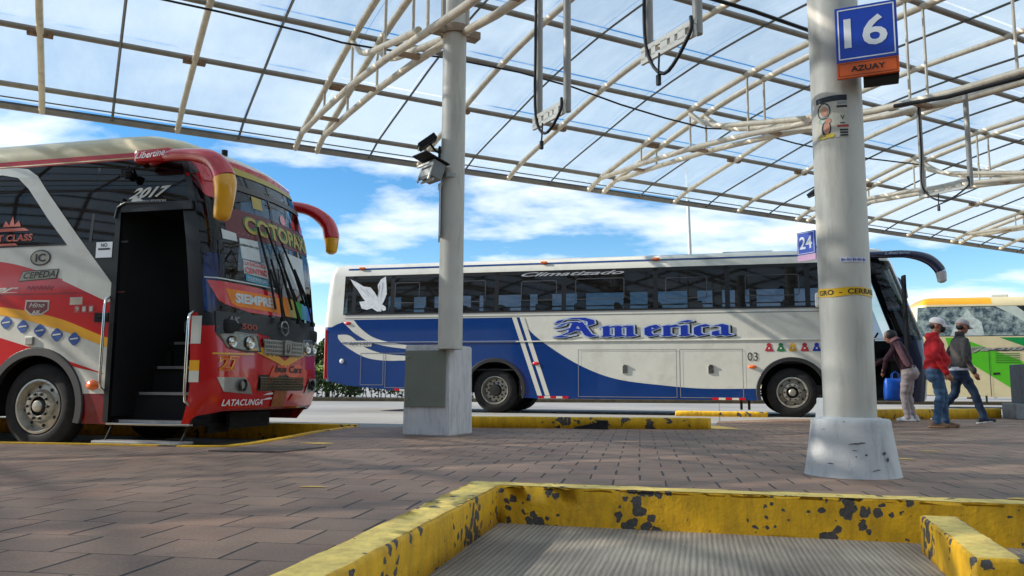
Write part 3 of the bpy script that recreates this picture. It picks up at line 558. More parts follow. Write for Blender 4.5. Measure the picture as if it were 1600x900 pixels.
# small floodlight above it
def small_flood(loc, rz, label, s=1.0):
    o = thing('floodlight', label, 'floodlight', loc, rz)
    R = Matrix.Rotation(math.radians(52), 3, 'Y')
    MB().box((-.16*s, 0, .04*s), (.075*s, .19*s, .24*s), rz=R, bev=.012).build('housing', [matte_black], o)
    MB().box((-.19*s, 0, .005*s), (.01, .15*s, .19*s), rz=R).build('lens', [S('lens_grey', (120, 124, 124), rough=.15, metal=.4)], o)
    MB().tube([(0, 0, -.09*s), (-.06*s, 0, -.06*s), (-.12*s, 0, .02*s)], .014*s, n=6).box((-.01, 0, -.09*s), (.03, .07*s, .16*s)).build('bracket', [matte_black], o)
    MB().tube([(-.02, .02, -.12*s), (-.05*s, .03, -.22*s), (-.01, .02, -.3*s), (.0, 0, -.16*s)], .006, n=5).build('wire', [cable_m], o, smooth=60)
    return o
small_flood(CLc+Vector((-.15, -.02, 3.42)), math.radians(10), 'small black floodlight clamped to the box plinth column', 1.0)
# larger boxed floodlight
fo = thing('box_floodlight', 'white framed square floodlight with flat dark hood on the left column', 'floodlight', CLc+Vector((-.115, -.09, 3.08)), math.radians(38)); fo.scale = (.86, .86, .86)
Rf = Matrix.Rotation(math.radians(18), 3, 'Y')
MB().box((-.17, 0, -.02), (.20, .30, .24), rz=Rf, bev=.012).build('housing', [S('flood_grey', (120, 122, 120), rough=.5)], fo)
MB().box((-.272, 0, -.053), (.012, .25, .19), rz=Rf).build('lens', [S('lens_dark', (40, 44, 42), rough=.35)], fo)
fm = MB()
for dy in (-.135, .135): fm.box((-.277, dy, -.055), (.02, .03, .24), rz=Rf)
for dz in (-.105, .105): fm.box((-.277-dz*.3, 0, -.055+dz), (.02, .30, .03), rz=Rf)
fm.build('frame', [S('flood_white', (205, 204, 196))], fo)
MB().box((-.19, 0, .135), (.40, .36, .018), rz=Rf, bev=.004).build('hood', [matte_black], fo)
MB().box((.0, 0, -.03), (.16, .05, .05)).lathe([(.150, -.03), (.158, -.03), (.158, .03), (.150, .03)], (.11, 0, -.05), n=24).build('clamp', [steel], fo, smooth=50)
# slim sign seen almost edge-on on the left column
sg = thing('bay_sign', 'narrow white bay sign seen almost edge on at the left column', 'sign', CLc+Vector((-.17, -.06, 2.62)), math.radians(94.6))
MB().box((-.0, -.03, 0), (.30, .02, .62)).build('panel', [S('sign_back', (196, 200, 206), rough=.4)], sg)
MB().box((0, -.012, .29), (.26, .012, .02)).box((.12, -.03, 0), (.02, .03, .7)).build('frame', [steel], sg)

# right (near) column
cR = Vector((2.31, 5.56, 0))
cr_ = thing('canopy_column', 'thick near column with white flared base, stickers and yellow tape', 'column', cR)
RR_ = .170
column_shaft(cr_, RR_, 6.1, .3)
from mathutils import noise as mnoise
def cone_base(par, rb, rt, h, seg=40):
    prof = [(rb+.004, 0), (rb, .012)]+[(rb+(rt-rb)*t, h*t) for t in (.15, .3, .45, .6, .75, .9)]+[(rt+.004, h-.012), (rt-.006, h+.004), (.05, h+.004)]
    mb = MB().lathe(prof, n=seg); o = mb.build('base', [base_m], par, smooth=45)
    for v in o.data.vertices:
        if v.co.z < h-.02: d = mnoise.noise(v.co*6)*.006; v.co.x *= 1+d*1.2; v.co.y *= 1+d*1.2
    return o
cone_base(cr_, .306, .250, .37)
MB().lathe([(RR_+.002, .37), (RR_+.03, .37), (RR_+.022, .382), (RR_+.001, .386)], n=40).build('footing_ring', [base_m], cr_, smooth=50)
# things stuck on the near column: curved patches following the shaft
def cyl_map(r, a0, z0):       # u metres along the surface (left->right seen from outside), v up
    return lambda u, v: (r*math.cos(a0+u/r), r*math.sin(a0+u/r), z0+v)
camdir = math.atan2(-cR.y, -cR.x)
def patch(mb, u0, v0, u1, v1, fmap, m=0, n=12):
    vs = []; 
    for i in range(n+1):
        u = u0+(u1-u0)*i/n; vs += [fmap(u, v0), fmap(u, v1)]
    mb.add(vs, [(2*i, 2*i+2, 2*i+3, 2*i+1) for i in range(n)], m)
po_ = MB(); f0 = cyl_map(RR_+.003, camdir, 0); f1 = cyl_map(RR_+.005, camdir, 0); f2 = cyl_map(RR_+.0065, camdir, 0)
patch(po_, -.155, 2.30, .075, 2.60, f0, 0)
patch(po_, -.15, 2.56, .07, 2.60, f1, 1); patch(po_, .005, 2.535, .07, 2.553, f1, 2); patch(po_, .0, 2.51, .07, 2.525, f1, 1)
patch(po_, .0, 2.37, .075, 2.385, f1, 3)
for q in range(3): patch(po_, .015, 2.305+q*.019, .07, 2.318+q*.019, f1, 1)
def blob(mb, cu, cv_, ru, rv, f, m, n=14): 
    poly = [(cu+math.cos(2*PI*i/n)*ru, cv_+math.sin(2*PI*i/n)*rv) for i in range(n)]; poly_map(mb, poly, f, m)
blob(po_, -.09, 2.50, .05, .06, f1, 1); blob(po_, -.085, 2.495, .026, .036, f2, 4); blob(po_, -.09, 2.435, .04, .025, f1, 5); blob(po_, -.075, 2.37, .035, .055, f1, 1); blob(po_, -.072, 2.375, .024, .045, f2, 4); blob(po_, -.06, 2.425, .02, .02, f2, 4); blob(po_, -.10, 2.315, .04, .015, f2, 6); blob(po_, -.05, 2.317, .03, .015, f2, 6)
put_text(po_, 'V', (.022, 2.42, .05, 2.455), f1, 1, bold=.02); patch(po_, .02, 2.395, .05, 2.403, f1, 1)
pob = po_.build('poster', [S('poster_paper', (196, 190, 172), rough=.7, var=.1, vscale=30), S('poster_dark', (44, 50, 58), rough=.7, var=.3, vscale=60), S('poster_grey', (150, 158, 162), rough=.7), S('poster_red', (170, 60, 50), rough=.7), S('poster_face', (196, 140, 116), rough=.7, var=.15, vscale=40), S('poster_teal', (130, 172, 172), rough=.7), S('poster_yellow', (216, 190, 60), rough=.7)])
pob.location = cR; tag(pob, 'small weathered portrait poster pasted under the blue 16 sign', 'poster')
st = MB(); patch(st, -.02, 1.425, .175, 1.462, f0, 0); [patch(st, -.012+q*.0125, 1.434+.003*(q % 3), -.004+q*.0125, 1.454-.004*((q*7) % 3), f1, 1, 2) for q in range(14)]
sto = st.build('sticker', [S('sticker_white', (200, 202, 214), rough=.6), S('sticker_blue', (70, 70, 150), rough=.6)]); sto.location = cR; tag(sto, 'thin white sticker with blue print on the near column', 'sticker')
ya = MB(); fy = cyl_map(RR_+.004, camdir, 1.225)
vs = []
for i in range(49):
    u = -RR_*PI+2*RR_*PI*i/48*.999; wob = .006*math.sin(u*9)+.004*math.sin(u*23); vs += [fy(u, -.026+wob-u*.03), fy(u, .030+wob*.6-u*.03)]
ya.add(vs, [(2*i, 2*i+2, 2*i+3, 2*i+1) for i in range(48)], 0)
fy2 = cyl_map(RR_+.006, camdir, 1.225)
put_text(ya, 'GRO  -  CERRADO', (-.20, -.016, .30, .020), lambda u, v: fy2(u, v+.006*math.sin(u*9)-u*.03), 1, bold=.02)
yo = ya.build('barrier_tape', [S('tape_yellow', (226, 178, 20), rough=.4, var=.08), black_m]); yo.location = cR; tag(yo, 'yellow and black barrier tape wrapped round the near column', 'tape')
# hidden third column behind the near one
cM = CL+CE*(SP); cM = Vector((5.05, 12.6, 0))
cm_ = thing('canopy_column', 'distant column mostly hidden behind the near column, its white base peeping out', 'column', cM)
column_shaft(cm_, .142, 6.1, .3); cone_base(cm_, .34, .30, .42); collar(cm_, .142, 4.86, TH)
small_flood(cM+Vector((-.17, -.30, 3.58)), math.radians(10), 'small black floodlight peeping out left of the 16 sign column', 1.0)
sc = MB(); random.seed(21)
def scuff(u, z, L, h, tilt=.1):
    r = .306+(.250-.306)*z/.37+.0065; f = lambda a, b: (r*math.cos(camdir+a/r), r*math.sin(camdir+a/r), b)
    n = 7; top = [(u+L*i/n, z+tilt*L*i/n+h*random.uniform(.2, 1)*math.sin(PI*(i+.3)/(n+.6))) for i in range(n+1)]; bo_ = [(u+L*i/n, z+tilt*L*i/n-h*random.uniform(.1, .7)*math.sin(PI*(i+.3)/(n+.6))) for i in range(n+1)]
    sc.add([f(*p) for p in top]+[f(*p) for p in bo_], [(i, i+1, n+2+i, n+1+i) for i in range(n)])
for a in ((-.02, .215, .11, .010, .12), (.0, .18, .04, .004, -.1), (.02, .14, .012, .008, 0), (.08, .15, .016, .012, 0), (.20, .16, .03, .02, 0), (.23, .12, .02, .025, 0), (-.20, .3, .03, .004, .4), (-.16, .09, .05, .005, 0), (.12, .05, .06, .006, .2), (-.05, .36, .02, .006, 0)): scuff(*a)
so_ = sc.build('scuff_marks', [S('scuff', (84, 84, 88), rough=.8, var=.4, vscale=60)], [o for o in cr_.children if o.name.startswith('base')][0])
# bay signs -------------------------------------------------------
def bay_sign(loc, rz, w_, hb, ho, num, sub, label, mo, tilt=0):
    o = thing('bay_number_sign', label, 'sign', loc, rz)
    R = Matrix.Rotation(tilt, 3, 'Y')
    f = lambda y: (lambda u, v: tuple(R@Vector((u, y, v))))
    MB().box((0, 0, ho+hb/2), (w_, .03, hb)).build('blue_panel', [sign_blue], o)
    p = bpy.data.objects[-1] if False else [x for x in o.children if x.name.startswith('blue_panel')][-1]
    mb = MB(); b = w_*.04; t = w_*.022; 
    for (x0, z0, x1, z1) in ((-w_/2+b, ho+b, w_/2-b, ho+b+t), (-w_/2+b, ho+hb-b-t, w_/2-b, ho+hb-b), (-w_/2+b, ho+b, -w_/2+b+t, ho+hb-b), (w_/2-b-t, ho+b, w_/2-b, ho+hb-b)):
        mb.add([(x0, -.018, z0), (x1, -.018, z0), (x1, -.018, z1), (x0, -.018, z1)], [(0, 1, 2, 3)])
    put_text(mb, num, (-w_*.36, ho+hb*.24, w_*.34, ho+hb*.79), lambda u, v: (u, -.0185, v), 0, bold=.018)
    mb.build('number', [sign_white], p)
    MB().box((0, 0, ho/2-.001), (w_, .03, ho-.004)).build('name_panel', [mo], o)
    q = [x for x in o.children if x.name.startswith('name_panel')][-1]
    mb = MB(); b = w_*.03; t = w_*.008
    for (x0, z0, x1, z1) in ((-w_/2+b, b, w_/2-b, b+t), (-w_/2+b, ho-b-t, w_/2-b, ho-b), (-w_/2+b, b, -w_/2+b+t, ho-b), (w_/2-b-t, b, w_/2-b, ho-b)):
        mb.add([(x0, -.018, z0), (x1, -.018, z0), (x1, -.018, z1), (x0, -.018, z1)], [(0, 1, 2, 3)])
    if sub: put_text(mb, sub, (-w_*.27, ho*.33, w_*.28, ho*.68), lambda u, v: (u, -.0185, v), 0, bold=.02)
    mb.build('name', [black_m if sub else sign_white], q)
    return o
import functools
s16 = bay_sign((2.398, 5.235, 2.675), math.radians(-24), .385, .39, .112, '16', 'AZUAY', 'large blue bay sign with number 16 over an orange AZUAY strip', sign_orange)
MB().box((.08, .10, .06), (.22, .16, .16)).build('mounting_box', [matte_black], s16)
s24 = bay_sign((4.61, 12.45, 2.55), math.radians(-60), .34, .36, .10, '24', None, 'small tilted blue sign with number 24 beside the near column', sign_pink)
MB().box((.13, .05, .2), (.2, .03, .03)).build('arm', [matte_black], s24)
# concrete pedestal at the right edge
pd = thing('concrete_pedestal', 'grey concrete pedestal cut by the right edge of the picture', 'pedestal', (10.22, 15.9, 0), KA)
MB().box((0, 0, .15), (.92, .8, .30), bev=.02).build('footing', [concrete_m], pd)
MB().box((.03, 0, .68), (.68, .6, .76), bev=.02).build('block', [S('pedestal_dark', (112, 112, 114), rough=.85, var=.12, vscale=8, bump=.3, bscale=40)], pd)
# street lamp far behind
lp = thing('street_lamp', 'tall grey lamp pole beyond the roof of the blue and white bus', 'street lamp', (7.2, 32, 0))
MB().tube([(.05, 0, 0), (-.12, 0, 9.4)], [.10, .06], n=10).build('pole', [S('pole_grey', (178, 182, 180), rough=.5)], lp, smooth=60)
MB().tube([(-.12, 0, 9.3), (-.5, 0, 9.9), (-1.3, 0, 10.1)], .04, n=8).build('arm', [steel], lp, smooth=60)
MB().box((-1.6, 0, 10.08), (.6, .2, .1), bev=.03).build('lamp_head', [steel], lp)
# ================================================================ BUSES
# local frame: x forward, y from the right-hand side (0) across to the left side (W), z up from the ground
def frange(a, b, st):
    n = max(1, int(round((b-a)/st))); return [a+(b-a)*i/n for i in range(n+1)]
class Bus:
    def __init__(s, root, W, xr, xf, inset, zb, arches, rows, roof, lock, xs, rc=.22, bulge=.28, rcr=.16, bulger=.08, frontbot=None):
        s.root, s.W, s.c = root, W, W/2; s.xr, s.xf, s.inset, s.zb, s.arches = xr, xf, inset, zb, arches
        s.rows, s.roof, s.lock, s.rc, s.bulge, s.rcr, s.bulger = rows, roof, lock, rc, bulge, rcr, bulger
        s.xs = sorted(set(round(x, 4) for x in xs)); s.frontbot = frontbot or .45
        s.xe0 = s.side_end(rows[len(rows)//3]); s.xs[-1] = s.xe0
    def half(s, z): return s.c-lerp(s.inset, z)
    def front_x(s, y, z, extra=0):
        h = s.half(z); t = (y-s.c)/h; return lerp(s.xf, z)-s.bulge*t*t
    def side_end(s, z):
        h = s.half(z); rc = s.rc; return lerp(s.xf, z)-s.bulge*((h-rc)/h)**2-rc
    def side(s, x, z, off=.004):
        """point on the right side at x, z, off metres proud"""
        X = x
        e = s.side_end(z)
        if X > e:   # run round the corner
            h = s.half(z); d = X-e; th = PI/2-min(d/s.rc, PI/2); r = s.rc+off
            y = (h-s.rc)+r*math.sin(th); xx = e+r*math.cos(th); return (xx, s.c-y, z)
        return (X, s.c-s.half(z)-off, z)
    def front(s, y, z, off=.004):
        h = s.half(z); rc = s.rc
        yy = y-s.c
        if abs(yy) > h-rc:
            sg = 1 if yy > 0 else -1; d = min(abs(yy)-(h-rc), rc*.999); a = math.asin(d/rc); xc = s.side_end(z)
            return (xc+(rc+off)*math.cos(a), s.c+sg*((h-rc)+(rc+off)*math.sin(a)), z)
        return (lerp(s.xf, z)-s.bulge*(yy/h)**2+off, y, z)
    def outline(s):
        o = [('R', x) for x in s.xs]+[('FR', t/5) for t in range(1, 5)]
        ny = 18
        o += [('F', -1+2*i/ny) for i in range(ny+1)]
        o += [('FL', t/5) for t in range(4, 0, -1)]+[('L', x) for x in s.xs[::-1]]
        o += [('BL', t/4) for t in range(1, 4)]+[('B', 1-2*i/8) for i in range(9)]+[('BR', t/4) for t in range(3, 0, -1)]
        return o
    def pt(s, k, z, ins=None, zz=None, shrinkf=0, shrinkr=0):
        kind, a = k; h = s.half(z) if ins is None else s.c-ins
        rc = min(s.rc, h*.6); xfv = lerp(s.xf, z)-shrinkf; xrv = lerp(s.xr, z)+shrinkr
        b = s.bulge; hh = h-rc; xe = xfv-b*(hh/h)**2-rc
        rr = min(s.rcr, h*.6); hr = h-rr; xre = xrv+s.bulger*(hr/h)**2+rr
        if kind in 'RL':
            x = a
            if a > s.lock: x = s.lock+(a-s.lock)*(xe-s.lock)/(s.xe0-s.lock)
            if a <= s.xs[0]+1e-6 or a < xre: x = max(a, xre) if a > s.xs[0]+1e-6 else xre
            return Vector((x, s.c-(h if kind == 'R' else -h), z if zz is None else zz))
        if kind in ('FR', 'FL'):
            th = PI/2*(1-a); sg = -1 if kind == 'FR' else 1
            return Vector((xe+rc*math.cos(th), s.c+sg*(hh+rc*math.sin(th)), z if zz is None else zz))
        if kind == 'F': return Vector((xfv-b*(a*hh/h)**2, s.c+a*hh, z if zz is None else zz))
        if kind in ('BL', 'BR'):
            th = PI/2*(1-a); sg = 1 if kind == 'BL' else -1
            return Vector((xre-rr*math.cos(th), s.c+sg*(hr+rr*math.sin(th)), z if zz is None else zz))
        return Vector((xrv+s.bulger*(a*hr/h)**2, s.c+a*hr, z if zz is None else zz))
    def zmin(s, k, p):
        if k[0] in 'RL' or k[0] in ('BR', 'BL', 'B'):
            z = lerp(s.zb, p.x)
            for cx, cz, r in s.arches:
                if abs(p.x-cx) < r: z = max(z, cz+math.sqrt(r*r-(p.x-cx)**2)*.98)
            return z
        if k[0] in ('FR', 'FL'): return s.frontbot-.06*(1-k[1])
        return s.frontbot
    def build(s, classify, matlists):
        O = s.outline(); n = len(O); rings = []
        for z in s.rows:
            ring = []
            for k in O:
                p = s.pt(k, z); zm = s.zmin(k, p)
                if p.z < zm: p.z = zm
                ring.append(p)
            rings.append(ring)
        ztop = s.rows[-1]
        for (z, ins, sf, sr) in s.roof: rings.append([s.pt(k, ztop, ins, z, sf, sr) for k in O])
        parts = {}
        allv = [p for r in rings for p in r]; nr = len(rings)
        for j in range(nr-1):
            for i in range(n):
                i2 = (i+1) % n; ids = [j*n+i, j*n+i2, (j+1)*n+i2, (j+1)*n+i]
                pts = [allv[q] for q in ids]; c = sum(pts, Vector())/4
                if (pts[3]-pts[0]).length+(pts[2]-pts[1]).length < 1e-4: continue
                zc = c.z if j >= len(s.rows)-1 else (s.rows[j]+s.rows[j+1])/2
                key = classify(O[i][0] if O[i][0] == O[i2][0] or O[i][0] not in 'RLFB' else O[i2][0], (O[i][1]+O[i2][1])/2, zc, c, j >= len(s.rows)-1)
                if key is None: continue
                nm, m = key; parts.setdefault(nm, []).append((ids, m))
        # roof cap and belly
        objs = {}
        for nm, fl in parts.items():
            mb = MB(); used = {}; 
            for ids, m in fl:
                for q in ids:
                    if q not in used: used[q] = len(used)
            vs = [None]*len(used)
            for q, i in used.items(): vs[i] = allv[q]
            mb.v = [tuple(v) for v in vs]; mb.f = [tuple(used[q] for q in ids) for ids, m in fl]; mb.m = [m for ids, m in fl]
            if nm == 'body':
                base = (nr-1)*n; top = [allv[base+i] for i in range(n)]; m = fl[-1][1]
                cz = top[0].z+.01; cen = (0, s.c, cz)
                half = len(s.xs)
                # strips right<->left
                R_ = top[:half]; L_ = [top[O.index(('L', x))] for x in s.xs]
                mb.add(R_+L_, [(i, i+1, half+i+1, half+i) for i in range(half-1)], m)
                fr = [top[i] for i in range(half-1, n) if O[i][0] in ('FR', 'F', 'FL')]; fr = [R_[-1]]+fr+[L_[-1]]; mb.add(fr, [tuple(range(len(fr)))], m)
                bk = [top[i] for i in range(n) if O[i][0] in ('BL', 'B', 'BR')]; bk = [L_[0]]+bk+[R_[0]]; mb.add(bk, [tuple(range(len(bk)))], m)
            objs[nm] = mb.build(nm, matlists[nm], s.root, smooth=32)
        return objs
def wheel(par, x, y, z, r, side=-1, style='front', wdt=.29, rimr=.315):
    """wheel with its outer face at y, facing side*y"""
    d = -side
    t = MB(); w_ = wdt
    prof = [(rimr, .015), (rimr+.03, -.002), (r*.70, -.004), (r*.86, .002), (r-.05, .012), (r-.012, .03), (r, .055), (r, w_-.055), (r-.012, w_-.03), (r*.84, w_), (rimr, w_-.02)]
    t.lathe([(a, b*d) for a, b in prof], (0, 0, 0), 'y', 48)
    for q in range(3): rr_ = r-.0005; t.lathe([(rr_+.001, (.09+q*.05)*d), (rr_-.01, (.095+q*.05)*d), (rr_+.001, (.10+q*.05)*d)], (0, 0, 0), 'y', 48)
    root = thing_part('wheel', par, (x, y, z))
    t.build('tyre', [rubber], root, smooth=40)
    rm = MB()
    if style == 'front':
        prof = [(rimr+.004, .0), (rimr-.02, -.006), (rimr-.035, .03), (rimr-.06, .075), (.205, .06), (.185, .02), (.175, .0), (.125, -.004), (.115, .01)]
        rm.lathe([(a, b*d) for a, b in prof], (0, 0, 0), 'y', 40, m=0)
        rm.lathe([(.118, .02*d), (.112, .05*d), (.001, .05*d)], (0, 0, 0), 'y', 30, m=1)
        rm.lathe([(.072, .06*d), (.07, -.012*d), (.055, -.03*d), (.001, -.034*d)], (0, 0, 0), 'y', 24, m=0)
        for k in range(10):
            a = 2*PI*k/10; rm.lathe([(.017, .01*d), (.016, -.024*d), (.001, -.027*d)], (math.cos(a)*.150, 0, math.sin(a)*.150), 'y', 8, m=1)
        for k in range(8):
            a = 2*PI*k/8+.2; rm.lathe([(.022, .058*d), (.021, .052*d), (.001, .052*d)], (math.cos(a)*.235, .006*d, math.sin(a)*.235), 'y', 10, m=1)
    else:
        prof = [(rimr+.004, .0), (rimr-.012, -.004), (rimr-.03, .03), (rimr-.045, .10), (rimr-.06, .135), (.19, .14), (.13, .12)]
        rm.lathe([(a, b*d) for a, b in prof], (0, 0, 0), 'y', 40, m=0)
        rm.lathe([(.13, .13*d), (.125, .02*d), (.11, -.0*d), (.001, -.005*d)], (0, 0, 0), 'y', 24, m=1)
        for k in range(10):
            a = 2*PI*k/10; rm.lathe([(.02, .13*d), (.019, .09*d), (.001, .088*d)], (math.cos(a)*.165, 0, math.sin(a)*.165), 'y', 8, m=1)
        for k in range(10):
            a = 2*PI*k/10+.3; rm.lathe([(.024, .134*d), (.001, .134*d)], (math.cos(a)*.225, 0, math.sin(a)*.225), 'y', 10, m=1)
    rm.build('rim', [S('rim_metal', (176, 172, 160), rough=.38, metal=.75, var=.12, vscale=18, dirt=srgb((96, 84, 66)), dscale=12, damt=.6), S('hub_dark', (28, 27, 26), rough=.6, metal=.3, var=.3)], root, smooth=35)
    return root
def thing_part(name, par, loc=(0, 0, 0)):
    o = bpy.data.objects.new(name, None); COL.objects.link(o); o.parent = par; o.location = loc; o.empty_display_size = .1; return o
def arch_lip(par, bus, cx, cz, r, t=.055, side='R', z0=None):
    """black rubber wheel arch trim"""
    pts = []; zb0 = lerp(bus.zb, cx)
    a0 = math.asin(max(-1, min(1, (zb0-cz)/r)))
    for i in range(33):
        a = a0+(PI-2*a0)*i/32; pts.append((cx+math.cos(a)*r, cz+math.sin(a)*r*.98))
    mb = MB(); vs = []
    ys = (-.022, .06) if side == 'R' else (bus.W+.022, bus.W-.06)
    for i, (x, z) in enumerate(pts):
        d = Vector((x-cx, z-cz)).normalized()
        for rr, yy in ((-.015, ys[1]), (-.015, ys[0]), (t, ys[0]), (t+.012, ys[0]*.2)):
            zz = max(z+d.y*rr, zb0); vs.append((x+d.x*rr, yy, zz))
    mb.add(vs, [(4*i+k, 4*i+k+1, 4*i+5+k, 4*i+4+k) for i in range(len(pts)-1) for k in range(3)])
    mb.build('wheel_arch', [S('arch_rubber', (30, 30, 32), rough=.55, var=.15)], par, smooth=50)
def tyre_well(mb, cx, r, y0, y1, z):
    pass
def horn_mirror(par, path, r, mats, name='mirror', head=None, segs=26, sx=1, tipfrac=.72):
    """long drooping horn mirror: swept flattened tube with two paint colours"""
    P = [Vector(p) for p in path]; n = len(P); pts = []; rs = []
    def cr_(a, b, c, d, t): return .5*((2*b)+(c-a)*t+(2*a-5*b+4*c-d)*t*t+(3*b-a-3*c+d)*t**3)
    for i in range(n-1):
        for q in range(6):
            t = q/6; a, b, c, d = P[max(i-1, 0)], P[i], P[i+1], P[min(i+2, n-1)]; pts.append(cr_(a, b, c, d, t)); rs.append(r[i]+(r[i+1]-r[i])*t)
    pts.append(P[-1]); rs.append(r[-1]); pts.append(P[-1]+(P[-1]-P[-2]).normalized()*.03); rs.append(r[-1]*.45)
    mb = MB(); N_ = len(pts); ct = int(N_*tipfrac)
    mb.tube(pts[:ct+1], rs[:ct+1], 0, 14, cap=False, sx=sx); mb.tube(pts[ct:], rs[ct:], 1, 14, cap=True, sx=sx)
    return mb.build(name, mats, par, smooth=60)
def seats(par, x0, x1, zf, W, mat_, step=.86, skipl=False):
    for y in (.32, .78, W-.78, W-.32):
        mb = MB(); x = x0
        while x < x1:
            mb.box((x, y, zf+.42), (.42, .42, .12), bev=.03); mb.box((x-.24, y, zf+.80), (.13, .42, .72), rz=Matrix.Rotation(-.16, 3, 'Y'), bev=.04); mb.box((x-.31, y, zf+1.16), (.12, .28, .18), bev=.04); mb.box((x-.02, y, zf+.2), (.3, .06, .4)); x += step
        mb.build('seat_row', [mat_], par)
seat_m = S('seat_cloth', (38, 44, 62), rough=.9, var=.3)
# ---------------------------------------------------------------- blue and white bus
A0 = Vector((5.567, 16.084, 0))
bA = thing('passenger_bus', 'blue and white coach with blackletter lettering and an eagle on its rear window', 'bus', A0, KA)
Wd = 2.5
xsA = frange(-10.12, -7.2, .12)+frange(-7.2, -5.1, .05)+frange(-5.1, -.9, .18)+frange(-.9, .9, .05)+frange(.9, 2.35, .12)+[1.04, 2.02]
Abus = Bus(bA, Wd, xr=[(.3, -10.2), (.9, -10.30), (1.8, -10.32), (2.4, -10.30), (3.1, -10.24), (3.4, -10.20)], xf=[(.3, 2.62), (1.1, 2.70), (1.6, 2.62), (3.1, 2.12), (3.4, 1.95)],
    inset=[(.3, 0), (2.12, 0), (3.08, .075), (3.2, .10)], zb=[(-10, .66), (-9.7, .58), (-8.2, .44), (-5.2, .32), (3, .32)],
    arches=[(0, .50, .635), (-6.13, .50, .62)], rows=[.32, .45, .6, .8, 1.0, 1.15, 1.3, 1.5, 1.56, 1.7, 1.9, 2.06, 2.17, 2.5, 2.8, 3.08, 3.14],
    roof=[(3.22, .115, .03, .03), (3.29, .15, .06, .05), (3.34, .21, .11, .08), (3.375, .32, .2, .14), (3.395, .55, .4, .25), (3.40, .85, .6, .4)], lock=.6, xs=xsA, frontbot=.36)
def clsA(kind, a, z, c, roof):
    if roof: return ('body', 0)
    if kind in 'RL':
        if 1.04 < a < 2.02 and z < 2.9 and kind == 'R': return None          # open door
        if 2.17 < z < 3.08:
            if -9.72 < c.x < 2.3: return ('side_window_band', 0)
        if a > 2.02 and z > 1.56: return ('side_window_band', 0)
        return ('body', 2 if (a > 2.02 and z < 1.56) else (1 if c.x < -10.0 and z < 1.83 else 0))
    if kind in ('F', 'FR', 'FL'):
        if 1.5 < z < 3.08: return ('windshield', 0)
        return ('body', 2 if kind == 'FR' and z < 1.6 else 0)
    if kind in ('B', 'BL', 'BR') and 2.1 < z < 3.0 and (kind == 'B' or c.x < -10.2): return ('rear_window', 0)
    return ('body', 1 if z < 1.83 else 0)
oA = Abus.build(clsA, {'body': [bus_white, bus_blue, bus_navy], 'side_window_band': [glass_dark], 'windshield': [glass_ws], 'rear_window': [glass_black]})
body = oA['body']
def sA(off): return lambda x, z: Abus.side(x, z, off)
# livery: blue rear, sweeping wave, stripes (painted panels a hair proud of the side)
lv = MB(); f1_, f2_, f3_ = sA(.004), sA(.007), sA(.010)
topB = 2.06
wave = [(-5.55, 2.06), (-5.41, 1.83), (-5.03, 1.50), (-4.27, 1.03), (-3.52, .745), (-2.47, .605), (-1.71, .55), (-.62, .555)]
def botA(x):
    z = lerp(Abus.zb, x)
    for cx, cz, r in Abus.arches:
        if abs(x-cx) < r: z = max(z, cz+math.sqrt(r*r-(x-cx)**2)*.98)
    return z
def fillA(x0, x1, topf, botf, m, f=f1_, step=.06):
    xs = frange(x0, x1, step)
    for xa, xb in zip(xs, xs[1:]):
        zs = [topf(xa), botf(xa), topf(xb), botf(xb)]
        if zs[0] <= zs[1] and zs[2] <= zs[3]: continue
        lv.add([f(xa, zs[1]), f(xb, zs[3]), f(xb, max(zs[2], zs[3])), f(xa, max(zs[0], zs[1]))], [(0, 1, 2, 3)], m)
rear_top = lambda x: lerp([(-10.1, 1.86), (-9.9, 1.96), (-9.6, 2.06)], x)
fillA(-10.06, -5.55, lambda x: min(rear_top(x), topB), botA, 0)
fillA(-5.55, -.62, lambda x: smoothlerp(wave, x), botA, 0)
# white swoosh stripes at the rear
sw_t = [(-9.62, 2.30), (-9.48, 2.07), (-9.31, 1.87), (-8.95, 1.64), (-8.28, 1.49), (-7.6, 1.44), (-6.9, 1.44)]
sw_b = [(-9.80, 2.05), (-9.62, 1.90), (-9.43, 1.74), (-9.0, 1.53), (-8.28, 1.40), (-7.6, 1.38), (-6.9, 1.43)]
fillA(-9.78, -6.9, lambda x: min(2.055, smoothlerp(sw_t, x)), lambda x: smoothlerp(sw_b, x), 1, f2_)
sw2t = [(-9.9, 1.72), (-9.57, 1.70), (-9.22, 1.45), (-8.79, 1.30), (-8.28, 1.24), (-7.6, 1.22), (-6.9, 1.25)]
sw2b = [(-9.9, 1.70), (-9.77, 1.54), (-9.43, 1.32), (-9.12, 1.19), (-8.72, 1.13), (-8.28, 1.13), (-7.6, 1.16), (-6.9, 1.24)]
fillA(-9.86, -6.9, lambda x: smoothlerp(sw2t, x), lambda x: smoothlerp(sw2b, x), 1, f2_)
# two slanting white bars
for xo in (0, .17): poly_map(lv, [(-5.74+xo, 2.06), (-5.64+xo, 2.06), (-5.07+xo, .38), (-5.17+xo, .38)], f2_, 1)
